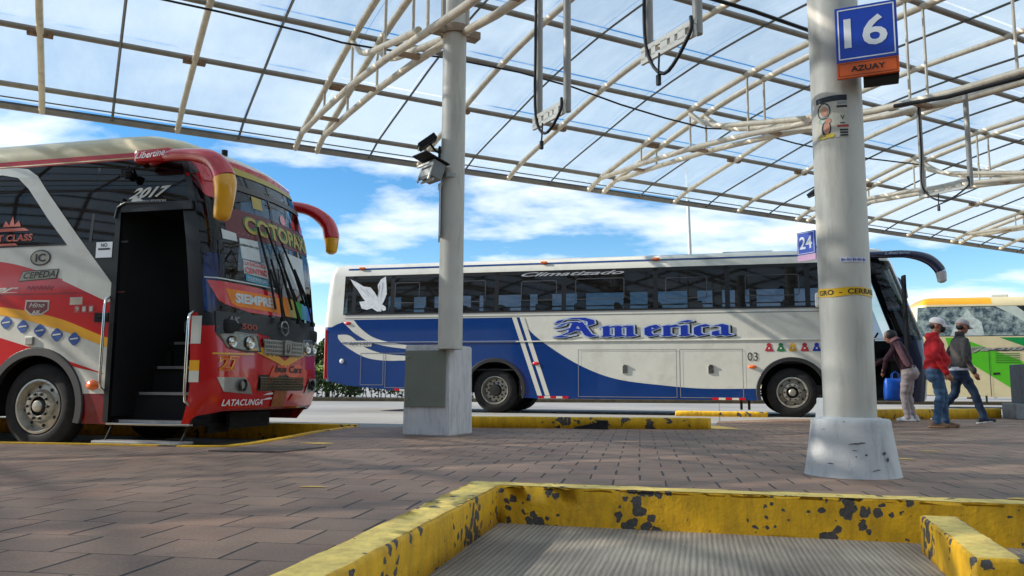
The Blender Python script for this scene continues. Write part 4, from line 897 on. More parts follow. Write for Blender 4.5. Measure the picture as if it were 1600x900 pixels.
# roof stripe and rub rail lines, panel joints
xs_ = frange(-9.7, 1.3, .4)
for xa, xb in zip(xs_, xs_[1:]):
    for z0, z1, off, m in ((3.17, 3.185, .004, 0), (3.19, 3.20, .004, 2), (2.085, 2.10, .004, 2), (2.15, 2.17, .005, 2)):
        f = sA(off+ (0 if z0 < 3.1 else .0))
        if z0 > 3.1: 
            g = lambda x, z: (x, lerp([(3.14, .09), (3.22, .115), (3.29, .15)], z)-.008, z); lv.add([g(xa, z0+.055), g(xb, z0+.055), g(xb, z1+.062), g(xa, z1+.062)], [(0, 1, 2, 3)], 0)
        else: lv.add([f(xa, z0), f(xb, z0), f(xb, z1), f(xa, z1)], [(0, 1, 2, 3)], m)
def hatch(x0, x1, z0, z1, t=.012, m=2):
    f = sA(.011)
    for p in ([(x0, z0), (x1, z0), (x1, z0+t), (x0, z0+t)], [(x0, z1-t), (x1, z1-t), (x1, z1), (x0, z1)], [(x0, z0), (x0+t, z0), (x0+t, z1), (x0, z1)], [(x1-t, z0), (x1, z0), (x1, z1), (x1-t, z1)]): poly_map(lv, p, f, m)
for h in ((-4.29, -2.24, .36, 1.35), (-2.18, -.93, .36, 1.35), (-9.28, -8.72, .58, 1.3), (-8.68, -7.0, .52, 1.3)): hatch(*h)
# blackletter word
def hull(pts):
    pts = sorted(set(pts)); 
    def half(ps):
        h = []
        for p in ps:
            while len(h) > 1 and (h[-1][0]-h[-2][0])*(p[1]-h[-2][1])-(h[-1][1]-h[-2][1])*(p[0]-h[-2][0]) <= 0: h.pop()
            h.append(p)
        return h[:-1]
    return half(pts)+half(pts[::-1])
NIB = .30
def mini(x): return [((x-.13, .84), (x, .96)), ((x, .90), (x, .12)), ((x, .14), (x+.14, .04)), ((x-.10, .10), (x, .04))]
GL = {
 'm': (1.52, mini(.18)+[((.26, .78), (.5, .98))]+mini(.62)+[((.70, .78), (.94, .98))]+mini(1.06)),
 'e': (.62, [((.16, .78), (.16, .22)), ((.16, .22), (.30, .04)), ((.30, .04), (.50, .20)), ((.16, .78), (.34, .97)), ((.34, .97), (.50, .76)), ((.50, .72), (.22, .46))]),
 'r': (.58, mini(.18)+[((.24, .74), (.40, .97)), ((.40, .97), (.52, .84))]),
 'i': (.44, mini(.18)+[((.06, 1.22), (.20, 1.34)), ((.20, 1.34), (.38, 1.26))]),
 'c': (.60, [((.16, .78), (.16, .22)), ((.16, .22), (.30, .04)), ((.30, .04), (.50, .18)), ((.16, .78), (.34, .97)), ((.34, .97), (.50, .84))]),
 'a': (.70, [((.12, .84), (.28, .97)), ((.28, .97), (.48, .84)), ((.48, .84), (.48, .14)), ((.48, .14), (.64, .04)), ((.46, .56), (.16, .42)), ((.16, .42), (.14, .16)), ((.14, .16), (.28, .04)), ((.28, .04), (.46, .16))]),
 'A': (1.62, [((-.02, 1.30), (.12, 1.54)), ((.12, 1.54), (.45, 1.68)), ((.45, 1.68), (.92, 1.68)), ((.92, 1.68), (1.26, 1.46)), ((1.26, 1.46), (1.28, 1.12)), ((1.28, 1.12), (1.08, .98)), ((.10, 1.10), (.34, 1.30)), ((.34, 1.30), (.62, 1.34)), ((.62, 1.34), (.82, 1.05)), ((.82, 1.30), (1.16, .20)), ((1.16, .20), (1.36, .04)), ((.66, 1.22), (.52, .50)), ((.52, .50), (.20, .20)), ((.20, .20), (-.06, .06)), ((-.06, .06), (.30, .02)), ((.10, .66), (.36, .76)), ((.36, .76), (.96, .62)), ((-.02, .92), (.16, 1.06)), ((.30, .02), (.56, .14))]),
}
def black_word(word, u0, v0, width, xh):
    tot = sum(GL[c][0] for c in word)+.05*len(word); sx = width/tot
    x = 0; strokes = []
    for c in word:
        for (a, b) in GL[c][1]: strokes.append(((x+a[0], a[1]), (x+b[0], b[1])))
        x += GL[c][0]+.05
    nib = (math.cos(.62)*NIB/2, math.sin(.62)*NIB/2*.62)
    for dil, ox, oz, off, m in ((.085, .06, -.06, .013, 3), (.075, 0, 0, .017, 4), (.005, 0, 0, .021, 5)):
        for i, (a, b) in enumerate(strokes):
            pts = []
            for p in (a, b):
                for sg in (-1, 1):
                    for k in range(6):
                        an = PI*k/3; pts.append((round(p[0]+sg*nib[0]+math.cos(an)*dil, 4), round(p[1]+sg*nib[1]+math.sin(an)*dil, 4)))
            h = hull(pts); f = sA(off+i*.00004)
            lv.add([f(u0+(p[0]+ox)*sx, v0+(p[1]+oz)*xh) for p in h], [tuple(range(len(h)))], m)
black_word('America', -4.72, 1.62, 3.60, .235)
put_text(lv, '03', (-.84, 1.11, -.64, 1.28), sA(.006), 3, bold=.0)
put_text(lv, 'AAM-301', (-9.56, 1.47, -9.06, 1.56), sA(.012), 3)
for k, m in enumerate((6, 7, 8, 6, 5)):
    x = -.42+.225*k; fb = sA(.006)
    blob(lv, x, 1.43, .045, .035, fb, m); poly_map(lv, [(x-.085, 1.30), (x+.085, 1.30), (x+.04, 1.40), (x-.04, 1.40)], fb, m)
    blob(lv, x, 1.36, .02, .02, sA(.009), 1, 8)
# red and white conspicuity tape along the skirt
for x0 in (-5.15, -1.55, -8.45):
    for q in range(5):
        xa = x0+q*.13; poly_map(lv, [(xa, botA(xa)+.005), (xa+.13, botA(xa+.13)+.005), (xa+.13, botA(xa+.13)+.05), (xa, botA(xa)+.05)], sA(.012), 9 if q % 2 == 0 else 1)
poly_map(lv, [(-9.62, 1.45), (-9.02, 1.45), (-9.02, 1.58), (-9.62, 1.58)], sA(.009), 1)
lv.build('livery', [bus_blue, bus_white, S('joint_grey', (120, 120, 118), rough=.5), black_m, lettersilver, letterblue, S('bell_red', (170, 30, 40)), S('bell_green', (20, 110, 60)), S('bell_gold', (200, 150, 30)), redlens], body)
rr_ = MB().box((-3.9, -.006, 1.535), (11.4, .03, .028), bev=.008); rr_.build('rub_rail', [bus_white], bA)
rr2 = MB().box((-7.7, -.009, 1.535), (4.1, .03, .022), bev=.008); rr2.build('rub_rail', [bus_blue], bA)
# eagle and lettering on the window band
eg = [(162, 150), (200, 168), (228, 185), (262, 190), (285, 215), (297, 235), (302, 215), (296, 180), (310, 155), (333, 142), (338, 180), (342, 220), (330, 255), (322, 268), (340, 280), (342, 295), (330, 298), (318, 290), (322, 300), (300, 300), (275, 285), (250, 292), (225, 285), (212, 255), (240, 252), (225, 235), (200, 200), (178, 175)]
wd = MB(); ef = lambda u, v: Abus.side(-9.62+(u-162)/2.813*.01445, 3.05-(v-142)/2.813*.01435, .012)
poly_map(wd, eg, ef, 0)
for a_, b_ in (((215, 190), (262, 232)), ((240, 200), (282, 240)), ((306, 180), (300, 238)), ((322, 170), (314, 245))):
    d = 3; poly_map(wd, [(a_[0]-d, a_[1]), (a_[0]+1, a_[1]), (b_[0]+1, b_[1]), (b_[0]-1, b_[1])], lambda u, v: Abus.side(-9.62+(u-162)/2.813*.01445, 3.05-(v-142)/2.813*.01435, .015), 1)
put_text(wd, 'Climatizado', (-5.55, 2.955, -3.3, 3.045), sA(.012), 1, bold=.02, shear=.5)
# window frames: mullions, black band edges, sliding lights
fb = sA(.003)
for x in (-9.5, -8.55, -7.3, -6.1, -4.6, -2.65, -1.2, .35, 1.02):
    poly_map(wd, [(x-.05, 2.19), (x+.05, 2.19), (x+.05, 3.07), (x-.05, 3.07)], fb, 2)
for z0, z1 in ((2.17, 2.21), (3.0, 3.08)):
    for xa, xb in zip(xs_, xs_[1:]): poly_map(wd, [(xa, z0), (min(xb, 1.04), z0), (min(xb, 1.04), z1), (xa, z1)], fb, 2)
def slider(x0, x1, z0, z1, m=3, t=.018):
    f = sA(.012); r = .05
    out_ = []; in_ = []
    for cx, cz, a0 in ((x1-r, z1-r, 0), (x0+r, z1-r, PI/2), (x0+r, z0+r, PI), (x1-r, z0+r, 1.5*PI)):
        for k in range(5):
            a = a0+PI/2*k/4; out_.append((cx+math.cos(a)*r, cz+math.sin(a)*r)); in_.append((cx+math.cos(a)*(r-t), cz+math.sin(a)*(r-t)))
    n = len(out_); wd.add([f(*p) for p in out_]+[f(*p) for p in in_], [(i, (i+1) % n, n+(i+1) % n, n+i) for i in range(n)], m)
for s_ in ((-8.5, -7.9, 2.42, 2.9), (-7.25, -6.35, 2.42, 2.9), (-5.55, -4.75, 2.42, 2.86), (-4.35, -3.3, 2.42, 2.88), (-2.45, -1.6, 2.40, 2.85), (-.85, .2, 2.42, 2.86)): slider(*s_)
wd.build('window_trim', [eagle_m, S('ghost_light', (150, 152, 156), rough=.5), S('band_black', (5, 5, 6), rough=.35), S('slider_frame', (58, 60, 64), rough=.4)], oA['side_window_band'])
# interior
ins_ = MB(); ins_.box((-3.8, Wd/2, 1.13), (11.8, 2.36, .06)); ins_.box((-3.9, Wd/2, 3.12), (11.3, 2.2, .04)); ins_.box((-4.0, Wd-.10, 1.65), (10.9, .04, 1.0)); ins_.box((-4.4, .10, 1.65), (10.4, .04, 1.0)); ins_.box((-9.7, Wd/2, 2.1), (.05, 2.2, 2))
for x in (-8.5, -7.3, -6.0, -4.6, -2.9, -1.4, .2): ins_.box((x, Wd-.13, 2.6), (.22, .03, 1.0))
for x in (-9.1, -7.8, -6.9, -5.4, -3.5, -2.0, -.6): ins_.box((x, Wd-.17, 2.6), (.34 if x < -6 else .16, .03, 1.0))
for x in (-8.8, -5.1, -1.9, -.95, 1.1): ins_.box((x, .14, 2.6), (.20, .03, .98))
ins_.box((-4, Wd-.14, 2.52), (11, .02, .03)); ins_.box((-4.2, .34, 2.92), (10.6, .42, .34)); ins_.box((-4.2, Wd-.34, 2.96), (10.6, .42, .26))
ins_.build('cabin_lining', [matte_black], bA)
seats(bA, -9.2, .6, 1.12, Wd, seat_m)
ch_ = MB(); ch_.box((-3.3, Wd/2, .72), (4.6, 2.3, .72)); ch_.box((-8.3, Wd/2, .85), (2.6, 2.3, .5)); ch_.box((1.3, 1.6, .62), (1.1, 1.6, .3)); ch_.box((-6.13, Wd/2, .5), (.2, 1.9, .2)); ch_.box((0, Wd/2, .5), (.2, 1.9, .2)); ch_.box((0, Wd/2, 1.08), (1.4, 2.3, .05)); ch_.box((-6.1, Wd/2, 1.10), (1.4, 2.3, .05)); 
for cx in (0, -6.13): ch_.box((cx, .75, .86), (1.42, .05, .46)); ch_.box((cx-.72, Wd/2, .78), (.04, 2.3, .7)); ch_.box((cx+.72, Wd/2, .78), (.04, 2.3, .7))
ch_.build('chassis', [matte_black], bA)
MB().box((1.6, Wd*.5, 1.9), (.04, .5, .7)).box((2.1, 1.75, 1.3), (.9, 1.3, .5)).box((2.2, Wd/2, 1.05), (.7, 2.2, .6)).build('dashboard', [matte_black], bA)
stp = MB()
for i, (y, z) in enumerate(((.02, .36), (.30, .62), (.58, .88))): stp.box((1.53, y+.16, z), (.96, .3, .05)); stp.box((1.53, y+.31, z+.14), (.96, .02, .26))
stp.box((1.03, .55, 1.3), (.03, 1.0, 1.9)); stp.build('entrance_steps', [matte_black], bA)
MB().tube([(1.75, 1.6, 1.5), (1.9, 1.6, 1.75)], .02).lathe([(.22, -.02), (.24, 0), (.22, .02), (.20, 0), (.22, -.02)], (1.72, 1.7, 1.82), 'x', 24).build('steering_wheel', [matte_black], bA)
# open door leaf swung forward
MB().box((2.10, -.10, 1.6), (.05, .22, 2.3), bev=.015).build('door', [matte_black], bA)
# clearance lamps, side lamps, flaps
for x in (-9.35, -5.05, -2.63): MB().box((x, .10, 3.26), (.15, .06, .05), bev=.018).build('marker_light', [amber], bA)
for x, z, m in ((-9.62, 1.98, redlens), (-5.20, 1.06, redlens), (-.75, .99, amber)):
    MB().lathe([(.001, -.035), (.05, -.028), (.075, -.008), (.08, .01)], (0, 0, 0), 'y', 16).build('side_light', [m], bA, smooth=60)
    o = [q for q in bA.children if q.name.startswith('side_light')][-1]; o.location = (x, -.002, z); o.scale = (1.1, 1, .5)
MB().box((-10.17, .07, 1.28), (.10, .16, 1.15), rz=.5, bev=.03).build('tail_light', [redlens], bA)
MB().lathe([(.001, -.03), (.05, -.02), (.06, .01)], (-9.75, .0, 1.12), 'y', 16).build('reverse_light', [S('lens_white', (220, 220, 215), rough=.2)], bA, smooth=60)
bA.children[-1]
for x in (-3.3, -1.56): MB().box((x, -.008, .93), (.11, .02, .16), bev=.006).box((x, -.016, 1.02), (.07, .03, .03)).build('hatch_latch', [chrome], bA)
for x in (-.98, -.83): MB().box((x, .15, .30), (.05, .05, .34)).build('underrun_bracket', [matte_black], bA)
for (x, y) in ((-9.0, 1.25), (-5.2, 1.2), (-4.6, 1.2), (-1.0, 1.1), (-.5, 1.1)):
    MB().box((x, y, 3.44), (.55, .5, .10), bev=.03).build('roof_vent', [bus_white], bA)
MB().tube([(1.42, .06, 3.16), (1.40, .02, 3.10), (1.5, -.05, 3.17)], [.06, .10, .05], n=12).build('horn_light', [amber], bA, smooth=60)
horn_mirror(bA, [(1.35, .05, 3.20), (1.7, -.10, 3.17), (2.15, -.2, 3.15), (2.5, -.25, 3.04), (2.70, -.26, 2.83), (2.74, -.25, 2.60)], [.055, .07, .075, .10, .10, .08], [bus_navy, S('mirror_grey', (190, 190, 186), rough=.3)], tipfrac=.80)
mt = MB(); put_text(mt, 'Libertine', (1.75, 3.145, 2.2, 3.20), lambda x, z: (x, -.285-.0*x, z-.0), 0, shear=.4); mt.build('lettering', [lettersilver], bA)
horn_mirror(bA, [(1.5, 2.45, 3.2), (1.9, 2.65, 3.17), (2.3, 2.75, 3.12), (2.6, 2.78, 2.95), (2.7, 2.76, 2.6)], [.055, .07, .075, .10, .08], [bus_navy, S('mirror_grey', (190, 190, 186))], tipfrac=.8)
MB().box((-.0, -.01, 2.28), (.01, .01, .01)) 
mfa = MB().box((.62, -.12, 2.30), (.30, .14, .30), bev=.05); mfa.build('side_mirror', [S('mirror_grey', (190, 190, 186))], bA)
for cx, st_ in ((0, 'front'), (-6.13, 'rear')):
    arch_lip(bA, Abus, cx, .5, .63)
    wheel(bA, cx, .05, .485, .485, -1, st_, rimr=.30); wheel(bA, cx, Wd-.05, .485, .485, 1, st_)
    if st_ == 'rear': wheel(bA, cx, .38, .5, .5, -1, st_); wheel(bA, cx, Wd-.38, .5, .5, 1, st_)
MB().box((-.0, 0, 0), (.01, .01, .01))
MB().box((-6.13, .33, .93), (1.5, .6, .03)).build('mud_guard', [matte_black], bA)
# ---------------------------------------------------------------- red bus
R0 = Vector((-5.751, 9.8, -.2))
bR = thing('passenger_bus', 'red, white and yellow coach with its front door open and drooping mirrors', 'bus', R0, KA)
xsR = frange(-9.4, -7.0, .3)+frange(-7.0, -5.4, .06)+frange(-5.4, -.95, .25)+frange(-.95, .95, .05)+frange(.95, 2.22, .09)+[1.08, 2.13, .35, .66]
Rbus = Bus(bR, 2.5, xr=[(.3, -9.4), (3.7, -9.2)], xf=[(.3, 2.50), (.45, 2.56), (.75, 2.63), (1.2, 2.60), (1.5, 2.58), (2.4, 2.47), (3.2, 2.28), (3.5, 2.15)],
    inset=[(.3, .02), (.66, 0), (2.47, 0), (3.3, .05), (3.56, .10)], zb=[(-10, .5), (-8, .34), (3, .30)],
    arches=[(0, .50, .665), (-6.2, .50, .64)], rows=[.28, .38, .5, .66, .85, 1.0, 1.15, 1.3, 1.45, 1.60, 1.80, 2.1, 2.47, 2.7, 2.87, 3.1, 3.3, 3.50, 3.56],
    roof=[(3.59, .095, .03, .02), (3.67, .105, .14, .03), (3.75, .13, .34, .05), (3.82, .19, .60, .08), (3.87, .30, .95, .14), (3.90, .55, 1.4, .25), (3.91, .9, 1.9, .4)], lock=.6, xs=xsR, rc=.24, bulge=.19, frontbot=.47)
def clsR(kind, a, z, c, roof):
    if roof:
        if c.z < 3.585: return ('body', 1)
        return ('body', 2)
    if kind in 'RL':
        if 1.08 < a < 2.13 and z < 2.87 and kind == 'R': return None
        if z > 3.50: return ('body', 1)
        if z > 2.87 and a > 1.0: return ('side_window_band', 0)
        if a > 2.13 and z > 1.6: return ('body', 3)
        if a > 2.13 and z < 1.6: return ('body', 1)
        if 2.47 < z < 3.50 and -9 < c.x: return ('side_window_band', 0)
        if z < .66: return ('body', 4)
        return ('body', 0)
    if kind in ('F', 'FR', 'FL'):
        if z > 3.50: return ('body', 1)
        if z > 1.6 and not (kind == 'FR' and a > .75): return ('windshield', 0)
        if z > 1.45: return ('body', 3)
        return ('body', 1)
    return ('body', 1)
oR = Rbus.build(clsR, {'body': [bus_white, bus_red, bus_cream, bus_black, bus_darkred], 'side_window_band': [glass_black], 'windshield': [glass_ws]})
def sR(off): return lambda x, z: Rbus.side(x, z, off)
def fR(off): return lambda y, z: Rbus.front(y, z, off)
lv = MB()
def botR(x, zmin=.66):
    z = zmin
    for cx, cz, r in Rbus.arches:
        if abs(x-cx) < r: z = max(z, cz+math.sqrt(r*r-(x-cx)**2)*.98)
    return z
def fillR(x0, x1, topf, botf, m, off=.004, step=.05, mb=None):
    f = sR(off); xs = frange(x0, x1, step); mb = mb or lv
    for xa, xb in zip(xs, xs[1:]):
        a, b, c, d = topf(xa), botf(xa), topf(xb), botf(xb)
        if a <= b+1e-4 and c <= d+1e-4: continue
        mb.add([f(xa, b), f(xb, d), f(xb, max(c, d)), f(xa, max(a, b))], [(0, 1, 2, 3)], m)
redT = [(-9.3, 2.44), (-3, 2.44), (-.67, 2.28), (.31, 2.03), (.98, 1.78), (2.3, 1.50)]
yelT = [(-9.3, 2.0), (-3, 1.92), (-.6, 1.71), (.27, 1.56), (1.06, 1.30), (2.3, 1.02)]
yelB = [(-9.3, 1.9), (-3, 1.82), (-.6, 1.61), (.27, 1.43), (1.07, 1.19), (2.3, .91)]
r2T = [(-9.3, 1.5), (-3, 1.6), (-.57, 1.33), (.02, 1.18), (.48, 1.04), (.97, .90)]
r2B = [(-9.3, .66), (-.9, .66), (.30, .66), (.50, .985), (.97, .895)]
for x0, x1 in ((-9.2, 1.08),):
    fillR(x0, x1, lambda x: smoothlerp(redT, x), lambda x: smoothlerp(yelT, x), 0)
    fillR(x0, x1, lambda x: smoothlerp(yelT, x), lambda x: smoothlerp(yelB, x), 1)
fillR(-9.2, .97, lambda x: lerp(r2T, x), lambda x: max(lerp(r2B, x), botR(x)), 0)
# strip ahead of the door
for z0, z1, m in ((1.24, 1.56, 2), (.80, .93, 2)): fillR(2.13, 2.26, lambda x: z1, lambda x: z0, m, .004, .03)
fillR(2.13, 2.26, lambda x: 1.05, lambda x: .93, 1, .004, .03)
# cream line under the roof, silver line over the windows
for xa, xb in zip(frange(-9, 1.2, .3), frange(-9, 1.2, .3)[1:]):
    g = lambda x, z: (x, Rbus.c-Rbus.half(3.5)-.006+(z-3.5)*.3, z); lv.add([g(xa, 3.515), g(xb, 3.515), g(xb, 3.53), g(xa, 3.53)], [(0, 1, 2, 3)], 3)
    f = sR(.006); lv.add([f(xa, 2.455), f(xb, 2.455), f(xb, 2.475), f(xa, 2.475)], [(0, 1, 2, 3)], 4)
    lv.add([f(xa, 1.855-(xa+9)*0), f(xb, 1.855), f(xb, 1.865), f(xa, 1.865)], [(0, 1, 2, 3)], 5)
# dark glass panel dropping in front of the door
poly_map(lv, [(.36, 2.46), (1.075, 2.46), (1.075, 1.84), (.98, 1.88)], sR(.008), 4)
# emblems on the side
def ring(mb, cu, cv_, r0, r1, f, m, n=20, sq=1):
    mb.add([f(cu+math.cos(2*PI*i/n)*r, cv_+math.sin(2*PI*i/n)*r*sq) for r in (r0, r1) for i in range(n)], [(i, (i+1) % n, n+(i+1) % n, n+i) for i in range(n)], m)
f6, f9, f12 = sR(.007), sR(.010), sR(.013)
blob(lv, -.05, 2.31, .155, .10, f6, 6, 24); blob(lv, -.05, 2.31, .135, .083, f9, 7, 24); put_text(lv, 'IC', (-.12, 2.26, .03, 2.36), f12, 4, bold=.03)
poly_map(lv, [(-.36, 2.02), (.21, 2.045), (.24, 2.165), (-.30, 2.15)], f6, 4); poly_map(lv, [(-.345, 2.03), (.198, 2.054), (.225, 2.155), (-.29, 2.14)], f9, 7)
put_text(lv, 'CEPEDA', (-.29, 2.05, .19, 2.13), lambda u, v: f12(u+(v-2.05)*.3, v+.04*(u+.3)), 4, bold=.01)
strip_map(lv, [(-.22+.03*i, 1.945+(.022 if i % 2 else -.018)) for i in range(14)], [(-.22+.03*i, 1.932+(.016 if i % 2 else -.026)) for i in range(14)], -.22, .17, f6, 8, 52)
put_text(lv, 'mer', (-1.05, 1.89, -.34, 1.95), f6, 2, shear=.8, bold=.02); poly_map(lv, [(-1.4, 1.875), (-.36, 1.885), (-.36, 1.892), (-1.4, 1.882)], f6, 2)
poly_map(lv, [(-.22, 1.79), (.13, 1.78), (.13, 1.66), (.03, 1.60), (-.14, 1.60), (-.23, 1.67)], f6, 9); poly_map(lv, [(-.20, 1.77), (.11, 1.76), (.11, 1.67), (.02, 1.62), (-.13, 1.62), (-.21, 1.68)], f9, 8)
put_text(lv, 'Hino', (-.16, 1.695, .07, 1.755), f12, 2, shear=.4); put_text(lv, 'AK', (-.11, 1.615, .02, 1.66), f12, 2, bold=.03)
poly_map(lv, [(.43, 1.72), (.61, 1.72), (.61, 1.81), (.43, 1.81)], f6, 9); put_text(lv, 'ECU', (.45, 1.74, .59, 1.79), f9, 3)
for i, ch in enumerate('911'):
    x = .50+.10*i; poly_map(lv, [(x, 1.62), (x+.085, 1.62), (x+.085, 1.71), (x, 1.71)], f6, 10); put_text(lv, ch, (x+.02, 1.635, x+.065, 1.695), f9, 2)
for i in range(5):
    x = -.49+.255*i; z = 1.515-.052*i
    pts = []
    for k in range(16):
        a = 2*PI*k/16; r = .078*(1+.10*math.cos(4*a)); pts.append((x+r*math.cos(a), z+r*math.sin(a)*.95))
    poly_map(lv, pts, f6, 11); poly_map(lv, [(x-.06, z-.012), (x+.055, z+.0), (x+.06, z+.018), (x-.055, z+.005)], f9, 2)
lv.build('livery', [bus_red, bus_yellow, bus_white, S('cream_line', (216, 190, 130), rough=.4), bus_black, bus_darkred, S('emblem_dark', (60, 62, 56), rough=.4), S('emblem_grey', (150, 148, 132), rough=.4), S('badge_maroon', (96, 20, 36), rough=.4), S('badge_silver', (190, 182, 170), rough=.35), S('digit_red', (170, 50, 44), rough=.4), S('sensor_blue', (28, 72, 140), rough=.4)], oR['body'])
# side glazing graphics
wd = MB()
bandp = [(-9.0, 3.52), (-.62, 3.50), (-.42, 3.47), (-.24, 3.36), (-.05, 3.14), (.35, 2.70), (.66, 2.36), (.95, 2.04), (1.07, 1.90), (1.07, 1.76), (.98, 1.74), (.30, 2.02), (.33, 2.46), (.0, 2.80), (-.35, 3.20), (-.55, 3.36), (-.8, 3.41), (-9.0, 3.42)]
poly_map(wd, [p for p in bandp], sR(.012), 0)
put_text(wd, 'FIRST CLASS', (-.98, 2.53, -.20, 2.62), sR(.008), 1, bold=.03); poly_map(wd, [(-.88, 2.66), (-.26, 2.66), (-.34, 2.70), (-.80, 2.70)], sR(.008), 1); poly_map(wd, [(-.68, 2.72), (-.64, 2.80), (-.58, 2.74), (-.54, 2.86), (-.50, 2.74), (-.44, 2.80), (-.40, 2.72)], sR(.008), 1); poly_map(wd, [(-.85, 2.475), (-.4, 2.475), (-.45, 2.505), (-.8, 2.505)], sR(.012), 1)
poly_map(wd, [(.76, 2.28), (.99, 2.28), (.99, 2.47), (.76, 2.47)], sR(.014), 2); put_text(wd, 'NO', (.83, 2.41, .92, 2.455), sR(.017), 3, bold=.02); poly_map(wd, [(.79, 2.375), (.96, 2.375), (.96, 2.395), (.79, 2.395)], sR(.017), 3)
put_text(wd, '2017', (1.14, 2.985, 1.66, 3.12), lambda u, v: Rbus.side(u+(v-2.98)*.5, v+.03*(u-1.1), .008), 0, bold=.04, shear=.25)
poly_map(wd, [(1.18, 2.955), (1.36, 2.958), (1.30, 3.0), (1.2, 2.985)], sR(.009), 0)
put_text(wd, 'NEW EDITION', (1.32, 2.935, 1.67, 2.965), sR(.008), 0, bold=.01)
for x in (.66, -1.5, -3.0): poly_map(wd, [(x-.02, 2.48), (x+.02, 2.48), (x+.02, 3.42), (x-.02, 3.42)], sR(.006), 3)
wd.build('window_trim', [bus_white, S('salmon', (196, 92, 70), rough=.5), sign_white, bus_black], oR['side_window_band'])
# door frame, entrance
dfm = MB(); 
for (x0, z0, x1, z1) in ((1.02, .33, 1.09, 2.90), (1.02, 2.82, 2.06, 2.92)):
    xm = frange(x0, x1, .2); 
    for xa, xb in zip(xm, xm[1:]):
        a, b = Rbus.side(xa, z0, 0), Rbus.side(xb, z1, 0); dfm.box(((xa+xb)/2, -.0, (z0+z1)/2), (xb-xa, .05, z1-z0))
dfm.tube([(1.02, -.03, 2.75), (1.05, -.03, 2.88), (1.15, -.03, 2.93), (2.05, -.0, 2.90)], .018, n=8)
dfm.build('door_frame', [bus_black], bR)
MB().tube([(1.03, -.03, 2.78), (1.045, -.035, 2.87), (1.10, -.035, 2.92)], .009, n=6).build('frame_highlight', [chrome], [o for o in bR.children if o.name.startswith('door_frame')][-1])
stp = MB()
for i, (y, z) in enumerate(((.10, .34), (.42, .66), (.72, .98), (1.02, 1.30))):
    stp.box((1.62, y+.14, z), (1.06, .34, .04), 0); stp.box((1.62, y+.32, z+.16), (1.06, .02, .30), 0)
    stp.box((1.62, y-.028, z+.003), (.9, .012, .034), 1)
stp.box((1.07, .75, 1.7), (.03, 1.5, 2.6)); stp.box((1.6, .8, 2.93), (1.1, 1.5, .03)); stp.box((1.55, .75, .30), (1.1, 1.3, .03))
stp.build('entrance_steps', [matte_black, S('step_edge', (150, 150, 150), rough=.4, metal=.4)], bR)
MB().box((1.62, .02, .315), (1.12, .07, .022), bev=.006).build('sill', [chrome], bR)
MB().box((1.60, -.05, .115), (1.16, .26, .03), bev=.008).box((1.6, -.17, .12), (1.10, .012, .034)).build('fold_out_step', [S('step_edge', (150, 150, 150))], bR)
for x in (1.1, 2.12): MB().tube([(x, .05, .3), (x-.03, -.02, .12)], .012, n=6).build('step_arm', [matte_black], bR)
for x, z0, z1, nm in ((1.0, .70, 1.80, 'handrail'), (2.145, .56, 1.60, 'handrail')):
    MB().tube([(x, .02, z0-.02), (x+.0, -.07, z0+.03), (x, -.085, z0+.12), (x, -.085, z1-.12), (x, -.07, z1-.03), (x, .02, z1+.02)], .017, n=10).build(nm, [chrome], bR, smooth=60)
MB().box((.90, -.008, 1.56), (.20, .02, .11), bev=.008).tube([(.84, -.03, 1.57), (.97, -.03, 1.56)], .01, n=6).build('door_handle', [matte_black], bR)
MB().box((-.11, -.012, 1.29), (.11, .03, .10), bev=.008).build('camera_housing', [steel], bR)
MB().lathe([(.001, -.04), (.05, -.03), (.072, -.008), (.078, .01)], (0, 0, 0), 'y', 20).build('side_light', [amber], bR, smooth=60)
o = bR.children[-1]; o = [q for q in bR.children if q.name.startswith('side_light')][-1]; o.location = (.83, -.0, .76); o.scale = (1.25, 1, .8)
# driver's area seen through door and windshield
MB().box((1.3, 1.9, 1.9), (.5, .5, .14), bev=.04).box((1.1, 1.9, 2.4), (.14, .5, .9), bev=.05).build('driver_seat', [seat_m], bR)
MB().box((1.88, .70, 2.05), (.22, .12, .75), bev=.05).build('curtain', [S('curtain_blue', (44, 76, 170), rough=.8, var=.3, vscale=12)], bR)
MB().box((2.2, 1.25, 1.45), (.6, 2.2, .18), bev=.05).box((2.0, 1.7, 1.2), (.5, 1.2, .5), bev=.05).build('dashboard', [matte_black], bR)
MB().lathe([(.23, -.02), (.25, 0), (.23, .02), (.21, 0), (.23, -.02)], (1.85, 1.9, 1.85), 'x', 24).build('steering_wheel', [matte_black], bR)
ins_ = MB(); ins_.box((-4.2, 1.25, 1.38), (10.4, 2.36, .06)); ins_.box((-3.7, 1.25, 3.52), (11.2, 2.2, .03)); ins_.box((1.05, 1.9, 2.5), (.03, .9, 2.0)); ins_.box((-4.1, 2.42, 2.4), (10.4, .03, 2.2)); ins_.box((-4.1, .08, 1.9), (10.2, .03, 1.1)); ins_.box((-9.2, 1.25, 2), (.03, 2.2, 3))
ins_.build('cabin_lining', [matte_black], bR)
ch_ = MB(); ch_.box((-3.4, 1.25, .78), (4.8, 2.3, .86)); ch_.box((-8, 1.25, .9), (2.4, 2.3, .7)); ch_.box((1.7, 1.75, .62), (1.2, 1.2, .34)); ch_.box((0, 1.25, 1.30), (1.5, 2.3, .05)); ch_.box((-6.2, 1.25, 1.28), (1.5, 2.3, .05)); ch_.box((0, 1.25, .5), (.2, 1.9, .2)); ch_.box((.2, 1.6, .75), (1.9, 1.3, .9))
for cx in (0, -6.2): ch_.box((cx, .75, .95), (1.42, .05, .66)); ch_.box((cx-.72, 1.25, .85), (.04, 2.3, .9)); ch_.box((cx+.72, 1.25, .85), (.04, 2.3, .9))
ch_.build('chassis', [matte_black], bR)
